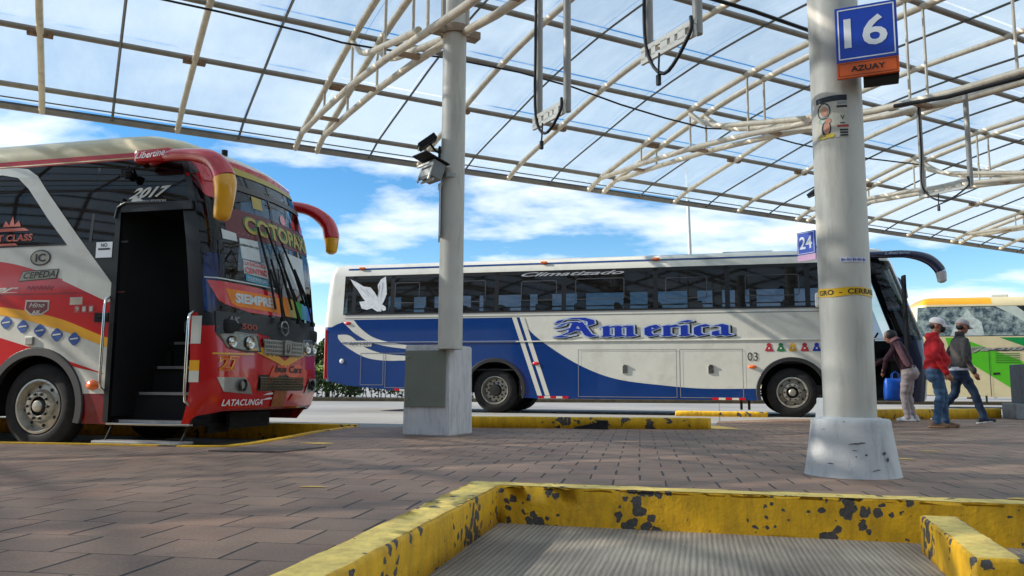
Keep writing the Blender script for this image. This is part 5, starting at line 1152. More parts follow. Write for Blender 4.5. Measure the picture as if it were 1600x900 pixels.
MB().box((2.02, .75, .36), (.05, .42, .34), bev=.01).build('mud_flap', [rubber], bR)
MB().box((2.2, 1.15, .34), (.06, .9, .2), bev=.01).build('mud_flap', [rubber], bR)
# ---- front end
fr_ = MB(); g4, g8, g12 = fR(.005), fR(.010), fR(.016)
def fpoly(poly, m, f=None, sub=.08):
    """panel on the curved front: clip to vertical slices so it follows the curve"""
    f = f or g4; y0 = min(p[0] for p in poly); y1 = max(p[0] for p in poly); ys = frange(y0, y1, sub)
    def span(y):
        zs = []
        for a, b in zip(poly, poly[1:]+poly[:1]):
            if (a[0]-y)*(b[0]-y) <= 0 and abs(a[0]-b[0]) > 1e-9: zs.append(a[1]+(b[1]-a[1])*(y-a[0])/(b[0]-a[0]))
        return (min(zs), max(zs)) if zs else None
    for a, b in zip(ys, ys[1:]):
        s1, s2 = span(a+1e-5), span(b-1e-5)
        if s1 and s2: fr_.add([f(a, s1[0]), f(b, s2[0]), f(b, s2[1]), f(a, s1[1])], [(0, 1, 2, 3)], m)
mir = lambda P: [(2.5-y, z) for y, z in P]
# black visor panel between windshield and grille
fpoly([(.0, 1.62), (2.5, 1.62), (2.42, 1.34), (1.25, 1.30), (.75, 1.40), (.08, 1.36)], 0)
# yellow brow under the lamps, orange flash round the lettering
fpoly([(.55, 1.20), (1.25, 1.0), (1.25, 1.08), (.85, 1.24)], 1, g8); fpoly(mir([(.55, 1.20), (1.25, 1.0), (1.25, 1.08), (.85, 1.24)]), 1, g8)
fpoly([(.05, 1.12), (.62, 1.13), (.62, 1.15), (.05, 1.14)], 1, g8)
fpoly([(.86, .78), (.98, 1.02), (1.7, 1.04), (1.95, .96), (1.85, .72), (1.2, .93)], 2, g8)
fpoly([(-.0+.08, .86), (.50, .86), (.62, .66), (.10, .70)], 3, g8); fpoly(mir([(.08, .86), (.50, .86), (.62, .66), (.10, .70)]), 3, g8)
put_text(fr_, '27', (.10, .93, .38, 1.11), g12, 1, bold=.06); put_text(fr_, '27', (.115, .94, .37, 1.10), fR(.020), 2, bold=.01)
put_text(fr_, 'LATACUNGA', (.17, .53, .84, .605), g12, 4, bold=.02, shear=.1)
put_text(fr_, 'bus Cars', (1.02, .93, 1.72, 1.02), g12, 0, bold=.03, shear=.2)
put_text(fr_, 'AK', (.20, 1.50, .40, 1.575), g12, 5, bold=.04, shear=.3); put_text(fr_, '500', (.42, 1.43, .68, 1.50), g12, 6, bold=.03)
fpoly([(1.02, .50), (1.32, .50), (1.32, .70), (1.02, .70)], 7, g12); 
for z in (.60, .66): fpoly([(.80, z-.01), (1.0, z), (1.0, z+.02), (.86, z+.015)], 4, g12)
fpoly([(1.42, .56), (1.7, .60), (1.9, .62), (1.5, .66)], 2, g12)
fr_.build('front_graphics', [bus_black, bus_yellow, S('flash_orange', (214, 70, 20), rough=.3, coat=.5), S('bezel_silver', (168, 166, 160), rough=.25, metal=.6), sign_white, S('letter_grey', (120, 122, 124), rough=.4), S('letter_rust', (150, 60, 44), rough=.4), S('plate_orange', (150, 84, 40), rough=.5, var=.3, vscale=30)], oR['body'])
def lamp(mirror=False):
    P = [(.07, 1.37), (.30, 1.40), (.70, 1.38), (.76, 1.17), (.50, 1.16), (.20, 1.20)]
    if mirror: P = mir(P)
    yc = sum(p[0] for p in P)/len(P); zc = sum(p[1] for p in P)/len(P)
    mb = MB(); n = len(P)
    o_ = [fR(.012)(*p) for p in P]; i_ = [fR(.022)(yc+(y-yc)*.9, zc+(z-zc)*.86) for y, z in P]; d_ = [fR(.012)(yc+(y-yc)*.88, zc+(z-zc)*.84) for y, z in P]
    mb.add(o_+i_, [(i, (i+1) % n, n+(i+1) % n, n+i) for i in range(n)], 0); mb.add(i_+d_, [(i, (i+1) % n, n+(i+1) % n, n+i) for i in range(n)], 1)
    mb.add(d_, [tuple(range(n))], 1)
    h = mb.build('headlight', [S('lamp_bezel', (120, 118, 112), rough=.3, metal=.7), S('lamp_inner', (128, 124, 116), rough=.22, metal=.8, var=.25, vscale=18)], bR)
    for yy, rr in ((.27, .075), (.55, .085)):
        y = 2.5-yy if mirror else yy; p = fR(.016)(y, 1.275)
        MB().lathe([(rr*.6, .004), (rr*.45, .002), (.001, .02)], p, 'x', 20, 0).lathe([(rr*.95, .0), (rr*.86, .022), (rr*.7, .006), (rr*.6, .004)], p, 'x', 20, 0).build('reflector', [chrome], h, smooth=60)
lamp(); lamp(True)
gm = MB()
for k, (z0, z1) in enumerate(((1.15, 1.185), (1.20, 1.235), (1.25, 1.285), (1.30, 1.335))):
    ys = frange(.80+k*-.01, 1.70+k*.01, .09)
    for a, b in zip(ys, ys[1:]):
        f, g = fR(.02), fR(.045); gm.add([f(a, z0), f(b, z0), g(b, (z0+z1)/2), g(a, (z0+z1)/2), f(b, z1), f(a, z1)], [(0, 1, 2, 3), (3, 2, 4, 5)], 0)
ys = frange(.78, 1.72, .09)
for a, b in zip(ys, ys[1:]): gm.add([g8(a, 1.13), g8(b, 1.13), g8(b, 1.35), g8(a, 1.35)], [(0, 1, 2, 3)], 1)
for y in frange(.80, 1.70, .045): p = fR(.03)(y, 1.24); gm.box(p, (.02, .008, .19), 0)
gr = gm.build('grille', [S('grille_silver', (188, 186, 178), rough=.35, metal=.45), bus_black], bR, smooth=30)
em = MB(); p = fR(.06)(1.25, 1.245); em.box(p, (.03, .17, .19), 0, bev=.01); put_text(em, 'C', (1.20, 1.18, 1.25, 1.31), fR(.078), 1, bold=.02); put_text(em, 'I', (1.26, 1.20, 1.275, 1.29), fR(.078), 1, bold=.02); em.build('emblem', [steel, bus_black], gr)
hb = MB(); ring(hb, 1.25, 1.50, .10, .078, fR(.03), 0, 28); ring(hb, 1.25, 1.50, .10, .10, fR(.01), 0, 28); fp = fR(.032)
hb.add([fp(1.16, 1.49), fp(1.34, 1.49), fp(1.34, 1.51), fp(1.16, 1.51)], [(0, 1, 2, 3)], 0); hb.build('badge', [chrome], bR)
lg = MB()
for k in range(5):
    z0 = .72+k*.032; ys = frange(.72, 1.78, .09)
    for a, b in zip(ys, ys[1:]):
        f, g = fR(.008), fR(.03); lg.add([f(a, z0), f(b, z0), g(b, z0+.011), g(a, z0+.011), f(b, z0+.022), f(a, z0+.022)], [(0, 1, 2, 3), (3, 2, 4, 5)], 0)
ys = frange(.70, 1.80, .09)
for a, b in zip(ys, ys[1:]): lg.add([g4(a, .70), g4(b, .70), g4(b, .895), g4(a, .895)], [(0, 1, 2, 3)], 1)
for y in frange(.74, 1.76, .04): p = fR(.012)(y, .795); lg.box(p, (.015, .006, .16), 0)
lg.build('lower_grille', [S('grille_bronze', (150, 140, 118), rough=.3, metal=.7), bus_black], bR, smooth=30)
for y in (.42, 2.08):
    p = fR(.0)(y, .77); MB().lathe([(.075, .03), (.07, .035), (.055, .0), (.001, -.0)], p, 'x', 20).build('fog_lamp', [S('fog_dark', (50, 50, 48), rough=.2, metal=.5)], bR, smooth=50)
# windshield graphics, on the outside of the glass
ws = oR['windshield']; fr_ = MB()
fpoly([(-.0+.02, 3.28), (.30, 3.28), (.28, 2.98), (.03, 3.02)], 0, g8)
fpoly([(.30, 2.92), (2.48, 2.92), (2.48, 2.62), (.30, 2.55)], 1, g4)
put_text(fr_, 'COTOPAXI', (.62, 2.64, 2.30, 2.86), g12, 2, bold=.03); put_text(fr_, 'COTOPAXI', (.60, 2.65, 2.28, 2.87), g8, 3, bold=.07)
fpoly([(.85, 3.16), (1.05, 3.16), (1.05, 3.0), (.85, 3.0)], 2, g8); fpoly([(.5, 3.26), (2.3, 3.28), (2.3, 3.20), (.5, 3.18)], 4, g4)
for y in (1.55, 1.9, 2.2): blob(fr_, y, 2.98, .08, .07, g8, 0, 12)
fpoly([(.22, 2.62), (.45, 2.60), (.45, 2.50), (.22, 2.50)], 5, g8)
fpoly([(.50, 2.62), (.84, 2.62), (.84, 2.30), (.50, 2.30)], 5, g4); fpoly([(1.42, 2.52), (2.05, 2.52), (2.05, 2.05), (1.42, 2.05)], 5, g4)
fpoly([(.52, 2.29), (.97, 2.26), (.97, 2.10), (.52, 2.12)], 5, g4)
put_text(fr_, 'LATACUNGA', (.53, 2.225, .95, 2.275), g12, 0, bold=.02); put_text(fr_, 'CENTRO', (.53, 2.13, .95, 2.205), g12, 0, bold=.03)
fpoly([(.54, 2.11), (.97, 2.08), (.97, 2.0), (.54, 2.03)], 6, g8); put_text(fr_, 'TERMINAL', (.56, 2.03, .95, 2.08), g12, 5)
fpoly([(.03, 1.98), (.60, 1.97), (1.22, 1.93), (1.22, 1.64), (.60, 1.64), (.12, 1.72)], 0, fR(.007))
fpoly([(.20, 1.90), (1.2, 1.88), (1.2, 1.68), (.30, 1.70)], 7, g8); put_text(fr_, 'SIEMPRE', (.34, 1.74, 1.02, 1.86), g12, 5, bold=.05)
for k, mm in enumerate((7, 2, 8, 6, 9)): fpoly([(1.22+k*.2, 1.92-k*.015), (1.43+k*.2, 1.905-k*.015), (1.43+k*.2, 1.66), (1.22+k*.2, 1.66)], mm, fR(.007))
fpoly([(.02, 2.02), (1.1, 2.0), (1.1, 1.985), (.02, 2.005)], 5, g8)
fpoly([(.5, 3.50), (2.4, 3.50), (2.4, 3.44), (.5, 3.40)], 2, g8)
fpoly([(-.0+.05, 3.48), (.42, 3.48), (.36, 3.2), (.06, 3.2)], 0, g8)
fr_.build('windshield_stickers', [bus_red, S('banner_maroon', (96, 20, 26), rough=.4), S('neon_yellow', (170, 150, 60), rough=.4), S('banner_green', (60, 120, 60), rough=.4), S('banner_dark', (60, 50, 40), rough=.4), S('paper_white', (196, 202, 200), rough=.5), S('sticker_cyan', (60, 150, 180), rough=.4), S('rb_orange', (230, 130, 30)), S('rb_green', (60, 170, 60)), S('rb_blue', (70, 110, 200))], ws)
# windshield centre bar, wipers
f = fR(.012); cb = MB(); zs = frange(1.62, 3.30, .2)
for a, b in zip(zs, zs[1:]): cb.add([f(1.235, a), f(1.265, a), f(1.265, b), f(1.235, b)], [(0, 1, 2, 3)])
cb.build('windshield_seal', [bus_black], bR)
def wiper(y0, z0, y1, z1, y2, z2, y3, z3):
    g = fR(.09); h = fR(.05); w_ = MB().tube([g(y0, z0), fR(.12)((y0+y1)/2, (z0+z1)/2), g(y1, z1)], .014, n=6).tube([fR(.10)(y0+.05, z0), fR(.10)(y1+.03, z1-.1)], .01, n=6)
    w_.tube([h(y2, z2), h((y2+y3)/2, (z2+z3)/2), h(y3, z3)], .014, n=6); w_.box(g(y0, z0), (.05, .06, .05)); w_.build('wiper', [matte_black], bR)
wiper(1.10, 1.60, .93, 2.35, .82, 2.75, 1.02, 1.72); wiper(1.52, 1.60, 1.12, 2.45, 1.0, 2.78, 1.42, 1.75); wiper(2.0, 1.60, 1.5, 2.3, 1.32, 2.62, 1.85, 1.85)
# mirrors
mred = bus_red
horn_mirror(bR, [(1.40, .10, 3.46), (1.75, -.13, 3.44), (2.18, -.22, 3.40), (2.50, -.26, 3.30), (2.66, -.27, 3.04), (2.63, -.26, 2.63)], [.06, .066, .074, .108, .128, .09], [bus_red, bus_yellow], tipfrac=.72)
nm_ = [o for o in bR.children if o.name.startswith('mirror')][-1]
MB().box((1.60, -.13, 3.455), (.52, .12, .15), bev=.04, rz=-.06).build('mirror_arm', [bus_red], nm_)
mt = MB(); put_text(mt, 'Libertine', (1.38, 3.415, 1.84, 3.495), lambda x, z: (x, -.200-max(0, x-1.55)*.22, z), 0, shear=.4, bold=.01); mt.build('lettering', [sign_white], nm_)
MB().box((1.28, .03, 3.47), (.08, .10, .10), bev=.02).build('marker_light', [amber], bR)
MB().lathe([(.03, 0), (.045, .03), (.05, .09), (.03, .1)], (1.10, -.02, 3.26), 'z', 14).lathe([(.03, 0), (.045, .03), (.05, .09), (.03, .1)], (1.18, -.06, 3.22), 'z', 14).tube([(1.12, .02, 3.4), (1.14, -.03, 3.33), (1.14, -.04, 3.28)], .012, n=6).build('roof_horn', [matte_black], bR, smooth=50)
horn_mirror(bR, [(1.55, 2.38, 3.42), (1.80, 2.62, 3.44), (2.10, 2.72, 3.38), (2.35, 2.76, 3.20), (2.44, 2.76, 2.98), (2.45, 2.75, 2.74)], [.06, .08, .085, .11, .12, .08], [bus_red, bus_yellow], tipfrac=.80)
MB().tube([(1.9, .8, 3.7), (1.9, .8, 3.77)], .04, n=10).build('antenna_base', [matte_black], bR)
for cx, st_ in ((0, 'front'), (-6.2, 'rear')):
    arch_lip(bR, Rbus, cx, .5, .64, .07)
    wheel(bR, cx, .07, .5, .52, -1, 'front', rimr=.325); wheel(bR, cx, 2.43, .5, .52, 1, st_)
# ---------------------------------------------------------------- green and cream bus
G0 = Vector((12.05, 24.25, 0))
bG = thing('passenger_bus', 'cream and green coach with yellow roof edge standing furthest back', 'bus', G0, KA)
Gbus = Bus(bG, 2.5, xr=[(.3, .1), (1.5, 0), (3.2, .25)], xf=[(.3, 12.2), (1.5, 12.3), (3.2, 11.8)], inset=[(.3, .02), (2.1, 0), (3.05, .06), (3.2, .09)], zb=[(0, .42), (1, .34), (13, .32)],
    arches=[(3.9, .5, .62), (9.6, .5, .62)], rows=[.32, .5, .8, 1.1, 1.5, 2.0, 2.12, 2.5, 3.02, 3.08], roof=[(3.16, .11, .04, .04), (3.24, .16, .1, .1), (3.30, .26, .2, .2), (3.33, .5, .4, .4), (3.34, .9, .7, .7)],
    lock=10, xs=frange(.3, 3.2, .2)+frange(3.2, 4.6, .07)+frange(4.6, 8.9, .3)+frange(8.9, 10.3, .07)+frange(10.3, 11.9, .2), frontbot=.4)
def clsG(kind, a, z, c, roof):
    if roof: return ('body', 1 if c.x < 2.2 and c.z < 3.28 else 0)
    if kind in 'RL' and 2.12 < z < 3.02 and c.x < 11.6: return ('side_window_band', 0)
    if kind in ('F', 'FR', 'FL') and 1.4 < z < 3.02: return ('windshield', 0)
    return ('body', 0)
oG = Gbus.build(clsG, {'body': [bus_cream, bus_yellow], 'side_window_band': [glass_black], 'windshield': [glass_ws]})
sG = lambda off: (lambda x, z: Gbus.side(x, z, off))
gl_ = MB(); g1, g2, g3 = sG(.005), sG(.008), sG(.011)
poly_map(gl_, [(.9, 2.08), (1.3, 2.08), (3.15, 1.28), (3.05, .95), (3.02, .34), (2.95, .34), (1.0, 1.7)], g1, 0)
poly_map(gl_, [(2.35, 2.08), (6.2, 2.08), (6.2, .9), (5.2, .9)], g1, 1)
put_text(gl_, 'Ejecutivo', (1.35, 1.62, 3.55, 1.80), lambda x, z: g2(x, z+.03*(x-1.3)), 2, shear=.5, bold=.03); put_text(gl_, 'Ejecutivo', (1.37, 1.60, 3.57, 1.78), lambda x, z: g1(x+0, z+.03*(x-1.3)), 3, shear=.5, bold=.05)
for (x0, z0, x1, z1) in ((2.03, .36, 2.05, 1.72), (2.99, .36, 3.01, 1.72), (2.03, 1.70, 3.0, 1.72)): poly_map(gl_, [(x0, z0), (x1, z0), (x1, z1), (x0, z1)], g3, 3)
for k in range(5): poly_map(gl_, [(2.2, 1.34+k*.065), (2.85, 1.34+k*.065), (2.85, 1.365+k*.065), (2.2, 1.365+k*.065)], g3, 4)
poly_map(gl_, [(2.12, .98), (2.3, 1.0), (2.3, 1.06), (2.12, 1.05)], g3, 5)
gl_.build('livery', [lime, green, S('script_grey', (150, 148, 140), rough=.4), S('script_dark', (60, 62, 60), rough=.5), S('louvre', (50, 110, 20), rough=.5), matte_black], oG['body'])
wg = MB()
def mural_mat():
    m = mat('mural', srgb((120, 140, 150)), rough=.3, var=.2); t = m.node_tree; p = t.nodes['Principled BSDF']; tcn = t.nodes.new('ShaderNodeTexCoord'); n = t.nodes.new('ShaderNodeTexNoise'); n.inputs['Scale'].default_value = 5; n.inputs['Detail'].default_value = 10; n.inputs['Roughness'].default_value = .75; t.links.new(tcn.outputs['Object'], n.inputs[0])
    r = t.nodes.new('ShaderNodeValToRGB'); r.color_ramp.elements[0].position = .42; r.color_ramp.elements[0].color = srgb((40, 60, 72)); r.color_ramp.elements[1].position = .6; r.color_ramp.elements[1].color = srgb((150, 164, 160)); t.links.new(n.outputs[0], r.inputs[0]); t.links.new(r.outputs[0], p.inputs['Base Color']); return m
poly_map(wg, [(.12, 2.14), (3.5, 2.14), (3.2, 2.4), (2.75, 2.75), (2.3, 3.0), (.2, 3.0)], sG(.006), 0)
poly_map(wg, [(3.5, 2.13), (3.85, 2.13), (2.85, 3.01), (2.3, 3.01), (2.75, 2.75), (3.2, 2.4)], sG(.007), 2)
poly_map(wg, [(1.05, 2.14), (1.95, 2.14), (1.9, 2.55), (1.7, 2.7), (1.55, 2.95), (1.42, 2.75), (1.2, 2.55)], sG(.009), 1)
wg.build('window_mural', [mural_mat(), S('mural_pale', (170, 180, 176), rough=.4, var=.3, vscale=9), S('glass_pale', (176, 186, 176), rough=.3)], oG['side_window_band'])
MB().box((6, 1.25, 1.1), (11, 2.3, .1)).box((6, 2.4, 2), (11, .04, 2)).build('cabin_lining', [matte_black], bG)
MB().box((1.8, 1.25, .7), (2.8, 2.3, .6)).box((6.7, 1.25, .7), (4.2, 2.3, .6)).box((3.9, 1.25, 1.1), (1.5, 2.3, .05)).build('chassis', [matte_black], bG)
MB().box((1.9, -.01, .28), (.05, .03, .2)).build('mud_flap', [rubber], bG)
for x in (2.6, 6.2): MB().box((x, .8, 3.36), (.5, .4, .12), bev=.04).build('roof_vent', [bus_white], bG)
MB().box((3.0, -.01, 1.34), (.16, .03, .06), bev=.01).build('side_light', [amber], bG)
for cx in (3.9, 9.6): arch_lip(bG, Gbus, cx, .5, .62); wheel(bG, cx, .05, .5, .5, -1, 'rear'); wheel(bG, cx, 2.45, .5, .5, 1, 'rear')
# ================================================================ TERMINAL BEHIND THE CAMERA (unseen, added to darken reflections and the light from behind)
tb = thing('added_terminal', 'long low station building added unseen behind the bays to darken reflections', 'building', (-8, -15.5, 0))
wm = S('terminal_wall', (150, 138, 122), rough=.9, var=.1); wb_ = MB(); wb_.box((0, -3, 2.9), (110, 6, 5.8)); wb_.build('wall', [wm], tb)
MB().box((0, -2.2, 6.0), (112, 9, .4)).build('roof', [S('terminal_roof', (96, 90, 84), rough=.9)], tb)
for k in range(18):
    MB().box((-51+k*6, .02, 2.0), (4.6, .08, 3.2)).build('window', [S('terminal_glass', (30, 36, 40), rough=.15)], tb)
# ================================================================ PLANTS
def leaf_cloud(mb, pts, size, m_of):
    for p, nrm in pts:
        a = Vector((random.uniform(-1, 1), random.uniform(-1, 1), random.uniform(-.6, 1))).normalized(); b = a.cross(Vector((random.uniform(-1, 1), random.uniform(-1, 1), random.uniform(-1, 1)))).normalized()
        s = size*random.uniform(.6, 1.4); c = a.cross(b)
        mb.add([p-a*s, p+b*s*.5, p+a*s, p-b*s*.5+c*s*.15], [(0, 1, 2, 3)], m_of(p))
random.seed(11)
hg = thing('clipped_hedge', 'long clipped green hedge along the far side of the road', 'hedge', (-4, 30.4, 0))
hb_ = MB(); pts = []
for i in range(15000):
    x = random.uniform(-9, 14); top = 1.16+.06*math.sin(x*3.1)+.05*math.sin(x*7.7)
    z = random.uniform(0, 1)**.6*top; f = random.random()
    if f < .5: y = -.45+random.uniform(-.09, .12)
    elif f < .8: z = top+random.uniform(-.10, .06); y = random.uniform(-.5, .5)
    else: y = random.uniform(-.4, .5)
    if z < .26 and random.random() < .5: continue
    pts.append((Vector((x, y, z)), None))
leaf_cloud(hb_, pts, .075, lambda p: 2 if p.z > 1.02 and random.random() < .7 else (1 if random.random() < .4 else 0))
hb_.build('foliage', [leaf_dark, leaf_mid, leaf_bright], hg)
sb = MB()
for i in range(120): x = -9+i*.19+random.uniform(-.05, .05); sb.tube([(x, random.uniform(-.2, .2), 0), (x+random.uniform(-.08, .08), random.uniform(-.2, .2), .5), (x+random.uniform(-.15, .15), random.uniform(-.3, .3), .95)], [.02, .015, .008], n=5)
sb.build('stems', [bark_m], hg)
structure(MB().box((2, 30.2, .05), (60, 1.6, .12)).build('verge', [S('verge_brown', (92, 80, 58), rough=.95, var=.3, vscale=6, bump=.5, bscale=20)]))
def tree(x, y, h, r, label, n=5200, seed=1, mats=(leaf_dark, leaf_mid, leaf_bright), cat='tree', nm='broadleaf_tree'):
    random.seed(seed)
    t = thing(nm, label, cat, (x, y, 0), 0, None)
    tr = MB(); tr.tube([(0, 0, 0), (.05, 0, h*.3), (-.05, .1, h*.55), (.05, 0, h*.85)], [r*.07, r*.055, r*.035, .02], n=8); ends = []
    for k in range(9):
        a = k*2.4; z0 = h*(.25+.055*k); e = Vector((math.cos(a)*r*.6, math.sin(a)*r*.6, z0+h*.18)); tr.tube([(0, 0, z0), (e.x*.5, e.y*.5, z0+h*.1), e], [r*.03, r*.02, .012], n=5); ends.append(e)
    tr.build('trunk', [bark_m], t, smooth=60)
    cl = []
    for k in range(34):
        a = random.uniform(0, 2*PI); u = random.uniform(0, 1)**.5; zz = random.uniform(.18, 1); w_ = math.sin(min(1, zz*1.05)*PI*.86+.28)
        cl.append((Vector((math.cos(a)*u*r*w_, math.sin(a)*u*r*w_, zz*h)), r*random.uniform(.22, .38)))
    pts = []
    for i in range(n):
        c, q = random.choice(cl); d = Vector((random.gauss(0, 1), random.gauss(0, 1), random.gauss(0, 1))).normalized()*q*random.uniform(.55, 1.05); pts.append((c+d, None))
    mb = MB(); leaf_cloud(mb, pts, .11, lambda p: 0 if random.random() < .5 else (1 if random.random() < .75 else 2)); mb.build('crown', list(mats), t)
tree(-8.6, 38, 2.5, 1.7, 'round dark green tree behind the hedge between the two coaches', 5200, 2)
tree(-11.4, 39, 3.0, 1.9, 'wide dark green tree behind the hedge hidden mostly by the red coach', 4200, 5)
tree(-14.6, 37.5, 2.7, 1.9, 'low bushy tree behind the red coach, far left of the hedge', 3500, 8)
tree(26.5, 47, 3.6, 2.4, 'dark tree far behind the cream and green coach', 3500, 9)

# ================================================================ PEOPLE
BV = bvhtree.BVHTree
def cone_mesh(p0, p1, r0, r1, n=14, sx0=1, sx1=1, side=None):
    """tapered rounded limb between two joints, as verts and faces"""
    p0, p1 = Vector(p0), Vector(p1); d = (p1-p0); L = d.length or 1e-4; d /= L
    ref = Vector(side) if side else (Vector((0, 1, 0)) if abs(d.y) < .9 else Vector((1, 0, 0)))
    a = ref-d*ref.dot(d); a.normalize(); b = d.cross(a)
    vs = []; rings = []
    for t in (-1, -.8, -.45, 0): rings.append((p0+d*r0*t*.9, r0*math.sqrt(max(0, 1-t*t)) if t > -1 else r0*.02, sx0))
    for t in (.25, .5, .75): rings.append((p0+d*L*t, r0+(r1-r0)*t, sx0+(sx1-sx0)*t))
    for t in (0, .45, .8, 1): rings.append((p1+d*r1*t*.9, r1*math.sqrt(max(0, 1-t*t)) if t < 1 else r1*.02, sx1))
    for c, r, s in rings:
        for k in range(n): an = 2*PI*k/n; vs.append(c+(a*math.cos(an)*s+b*math.sin(an))*r)
    fs = [(i*n+k, i*n+(k+1) % n, (i+1)*n+(k+1) % n, (i+1)*n+k) for i in range(len(rings)-1) for k in range(n)]+[tuple(range(n))[::-1], tuple((len(rings)-1)*n+k for k in range(n))]
    return vs, fs
def loft(rings, n=24):
    """rings: (centre, half depth x, half width y, yaw, fore tilt)"""
    vs = []
    for c, rx, ry, yaw, *rest in rings:
        tl = rest[0] if rest else 0
        R = Matrix.Rotation(yaw, 3, 'Z')@Matrix.Rotation(tl, 3, 'Y')
        for k in range(n):
            an = 2*PI*k/n; cx, sy = math.cos(an), math.sin(an)
            cx = math.copysign(abs(cx)**.85, cx); sy = math.copysign(abs(sy)**.85, sy)
            vs.append(Vector(c)+R@Vector((rx*cx, ry*sy, 0)))
    fs = [(i*n+k, i*n+(k+1) % n, (i+1)*n+(k+1) % n, (i+1)*n+k) for i in range(len(rings)-1) for k in range(n)]+[tuple(range(n))[::-1], tuple((len(rings)-1)*n+k for k in range(n))]
    return vs, fs
def ellipsoid(c, r, R=None, n=20, m=12):
    R = R or Matrix.Identity(3); rings = []
    vs = [Vector(c)+R@Vector((0, 0, -r[2]))]
    for j in range(1, m):
        t = -PI/2+PI*j/m
        for k in range(n): an = 2*PI*k/n; vs.append(Vector(c)+R@Vector((r[0]*math.cos(t)*math.cos(an), r[1]*math.cos(t)*math.sin(an), r[2]*math.sin(t))))
    vs.append(Vector(c)+R@Vector((0, 0, r[2]))); e = len(vs)-1
    fs = [(0, 1+(k+1) % n, 1+k) for k in range(n)]+[(1+j*n+k, 1+j*n+(k+1) % n, 1+(j+1)*n+(k+1) % n, 1+(j+1)*n+k) for j in range(m-2) for k in range(n)]+[(e, 1+(m-2)*n+k, 1+(m-2)*n+(k+1) % n) for k in range(n)]
    return vs, fs
def person(name, label, loc, rz, groups, mats, children, voxel=.011, smooth_it=5):
    """groups: {material index: [(verts, faces), ...]} fused into one continuous skin by a voxel remesh"""
    root = thing(name, label, 'person', loc, rz)
    allv, allf = [], []; trees = []
    for gi, shapes in groups.items():
        gv, gf = [], []
        for vs, fs in shapes:
            o = len(gv); gv += [Vector(v) for v in vs]; gf += [tuple(i+o for i in f) for f in fs]
        o = len(allv); allv += gv; allf += [tuple(i+o for i in f) for f in gf]
        trees.append((gi, BV.FromPolygons(gv, gf)))
    me = bpy.data.meshes.new('body'); me.from_pydata([tuple(v) for v in allv], [], allf)
    bm = bmesh.new(); bm.from_mesh(me); bmesh.ops.recalc_face_normals(bm, faces=bm.faces); bm.to_mesh(me); bm.free()
    ob = bpy.data.objects.new('body', me); COL.objects.link(ob)
    md = ob.modifiers.new('fuse', 'REMESH'); md.mode = 'VOXEL'; md.voxel_size = voxel; md.use_smooth_shade = True
    sm = ob.modifiers.new('soften', 'SMOOTH'); sm.factor = .5; sm.iterations = smooth_it
    bpy.context.view_layer.update(); new = bpy.data.meshes.new_from_object(ob.evaluated_get(bpy.context.evaluated_depsgraph_get()))
    ob.modifiers.clear(); ob.data = new; bpy.data.meshes.remove(me); new.name = 'body'
    new.materials.clear()
    for m in mats: new.materials.append(m)
    from mathutils import noise
    for v in new.vertices:      # soft cloth folds
        n_ = noise.noise(Vector((v.co.x*7, v.co.y*7, v.co.z*16))); 
        if v.co.z < 1.30 and v.co.z > .1: v.co += v.normal*(n_*.014+noise.noise(v.co*22)*.004)
    for p in new.polygons:
        c = p.center; best = None
        for gi, t in trees:
            q = t.find_nearest(c)
            if q[0] is None: continue
            d = (q[0]-c).length
            if best is None or d < best[0]: best = (d, gi)
        p.material_index = best[1]; p.use_smooth = True
    ob.parent = root
    for nm, vf, m, sub in children:
        mb = MB(); mb.add(vf[0], vf[1]); mb.build(nm, [m], root, smooth=60)
    return root
def hand(wrist, direc, palm_n, side, curl=.5, s=1.0):
    """five fingers on a palm; direc = towards the fingertips, palm_n = palm normal, side = thumb side vector"""
    w_ = Vector(wrist); d = Vector(direc).normalized(); pn = Vector(palm_n).normalized(); sd = Vector(side).normalized(); out_ = []
    pc_ = w_+d*.045*s
    out_.append(cone_mesh(w_, w_+d*.075*s, .024*s, .027*s, sx0=1.15, sx1=1.35, side=sd))
    for i, (o, L) in enumerate(((.030, .068), (.011, .076), (-.008, .071), (-.026, .056))):
        b = w_+d*.082*s+sd*o*s; d1 = (d*math.cos(curl*.5)+pn*math.sin(curl*.5)); d2 = (d*math.cos(curl*1.3)+pn*math.sin(curl*1.3)); d3 = (d*math.cos(curl*2.0)+pn*math.sin(curl*2.0))
        m1 = b+d1*L*.45*s; m2 = m1+d2*L*.32*s; m3 = m2+d3*L*.22*s
        for a, e, r in ((b, m1, .0095), (m1, m2, .009), (m2, m3, .0082)): out_.append(cone_mesh(a, e, r*s, r*.95*s, n=8))
    tb = w_+d*.025*s+sd*.026*s; t1 = tb+(d*.55+sd*.7+pn*.25).normalized()*.036*s; t2 = t1+(d*.85+sd*.25+pn*.35).normalized()*.030*s
    out_ += [cone_mesh(tb, t1, .0125*s, .0105*s, n=8), cone_mesh(t1, t2, .0105*s, .009*s, n=8)]
    return out_
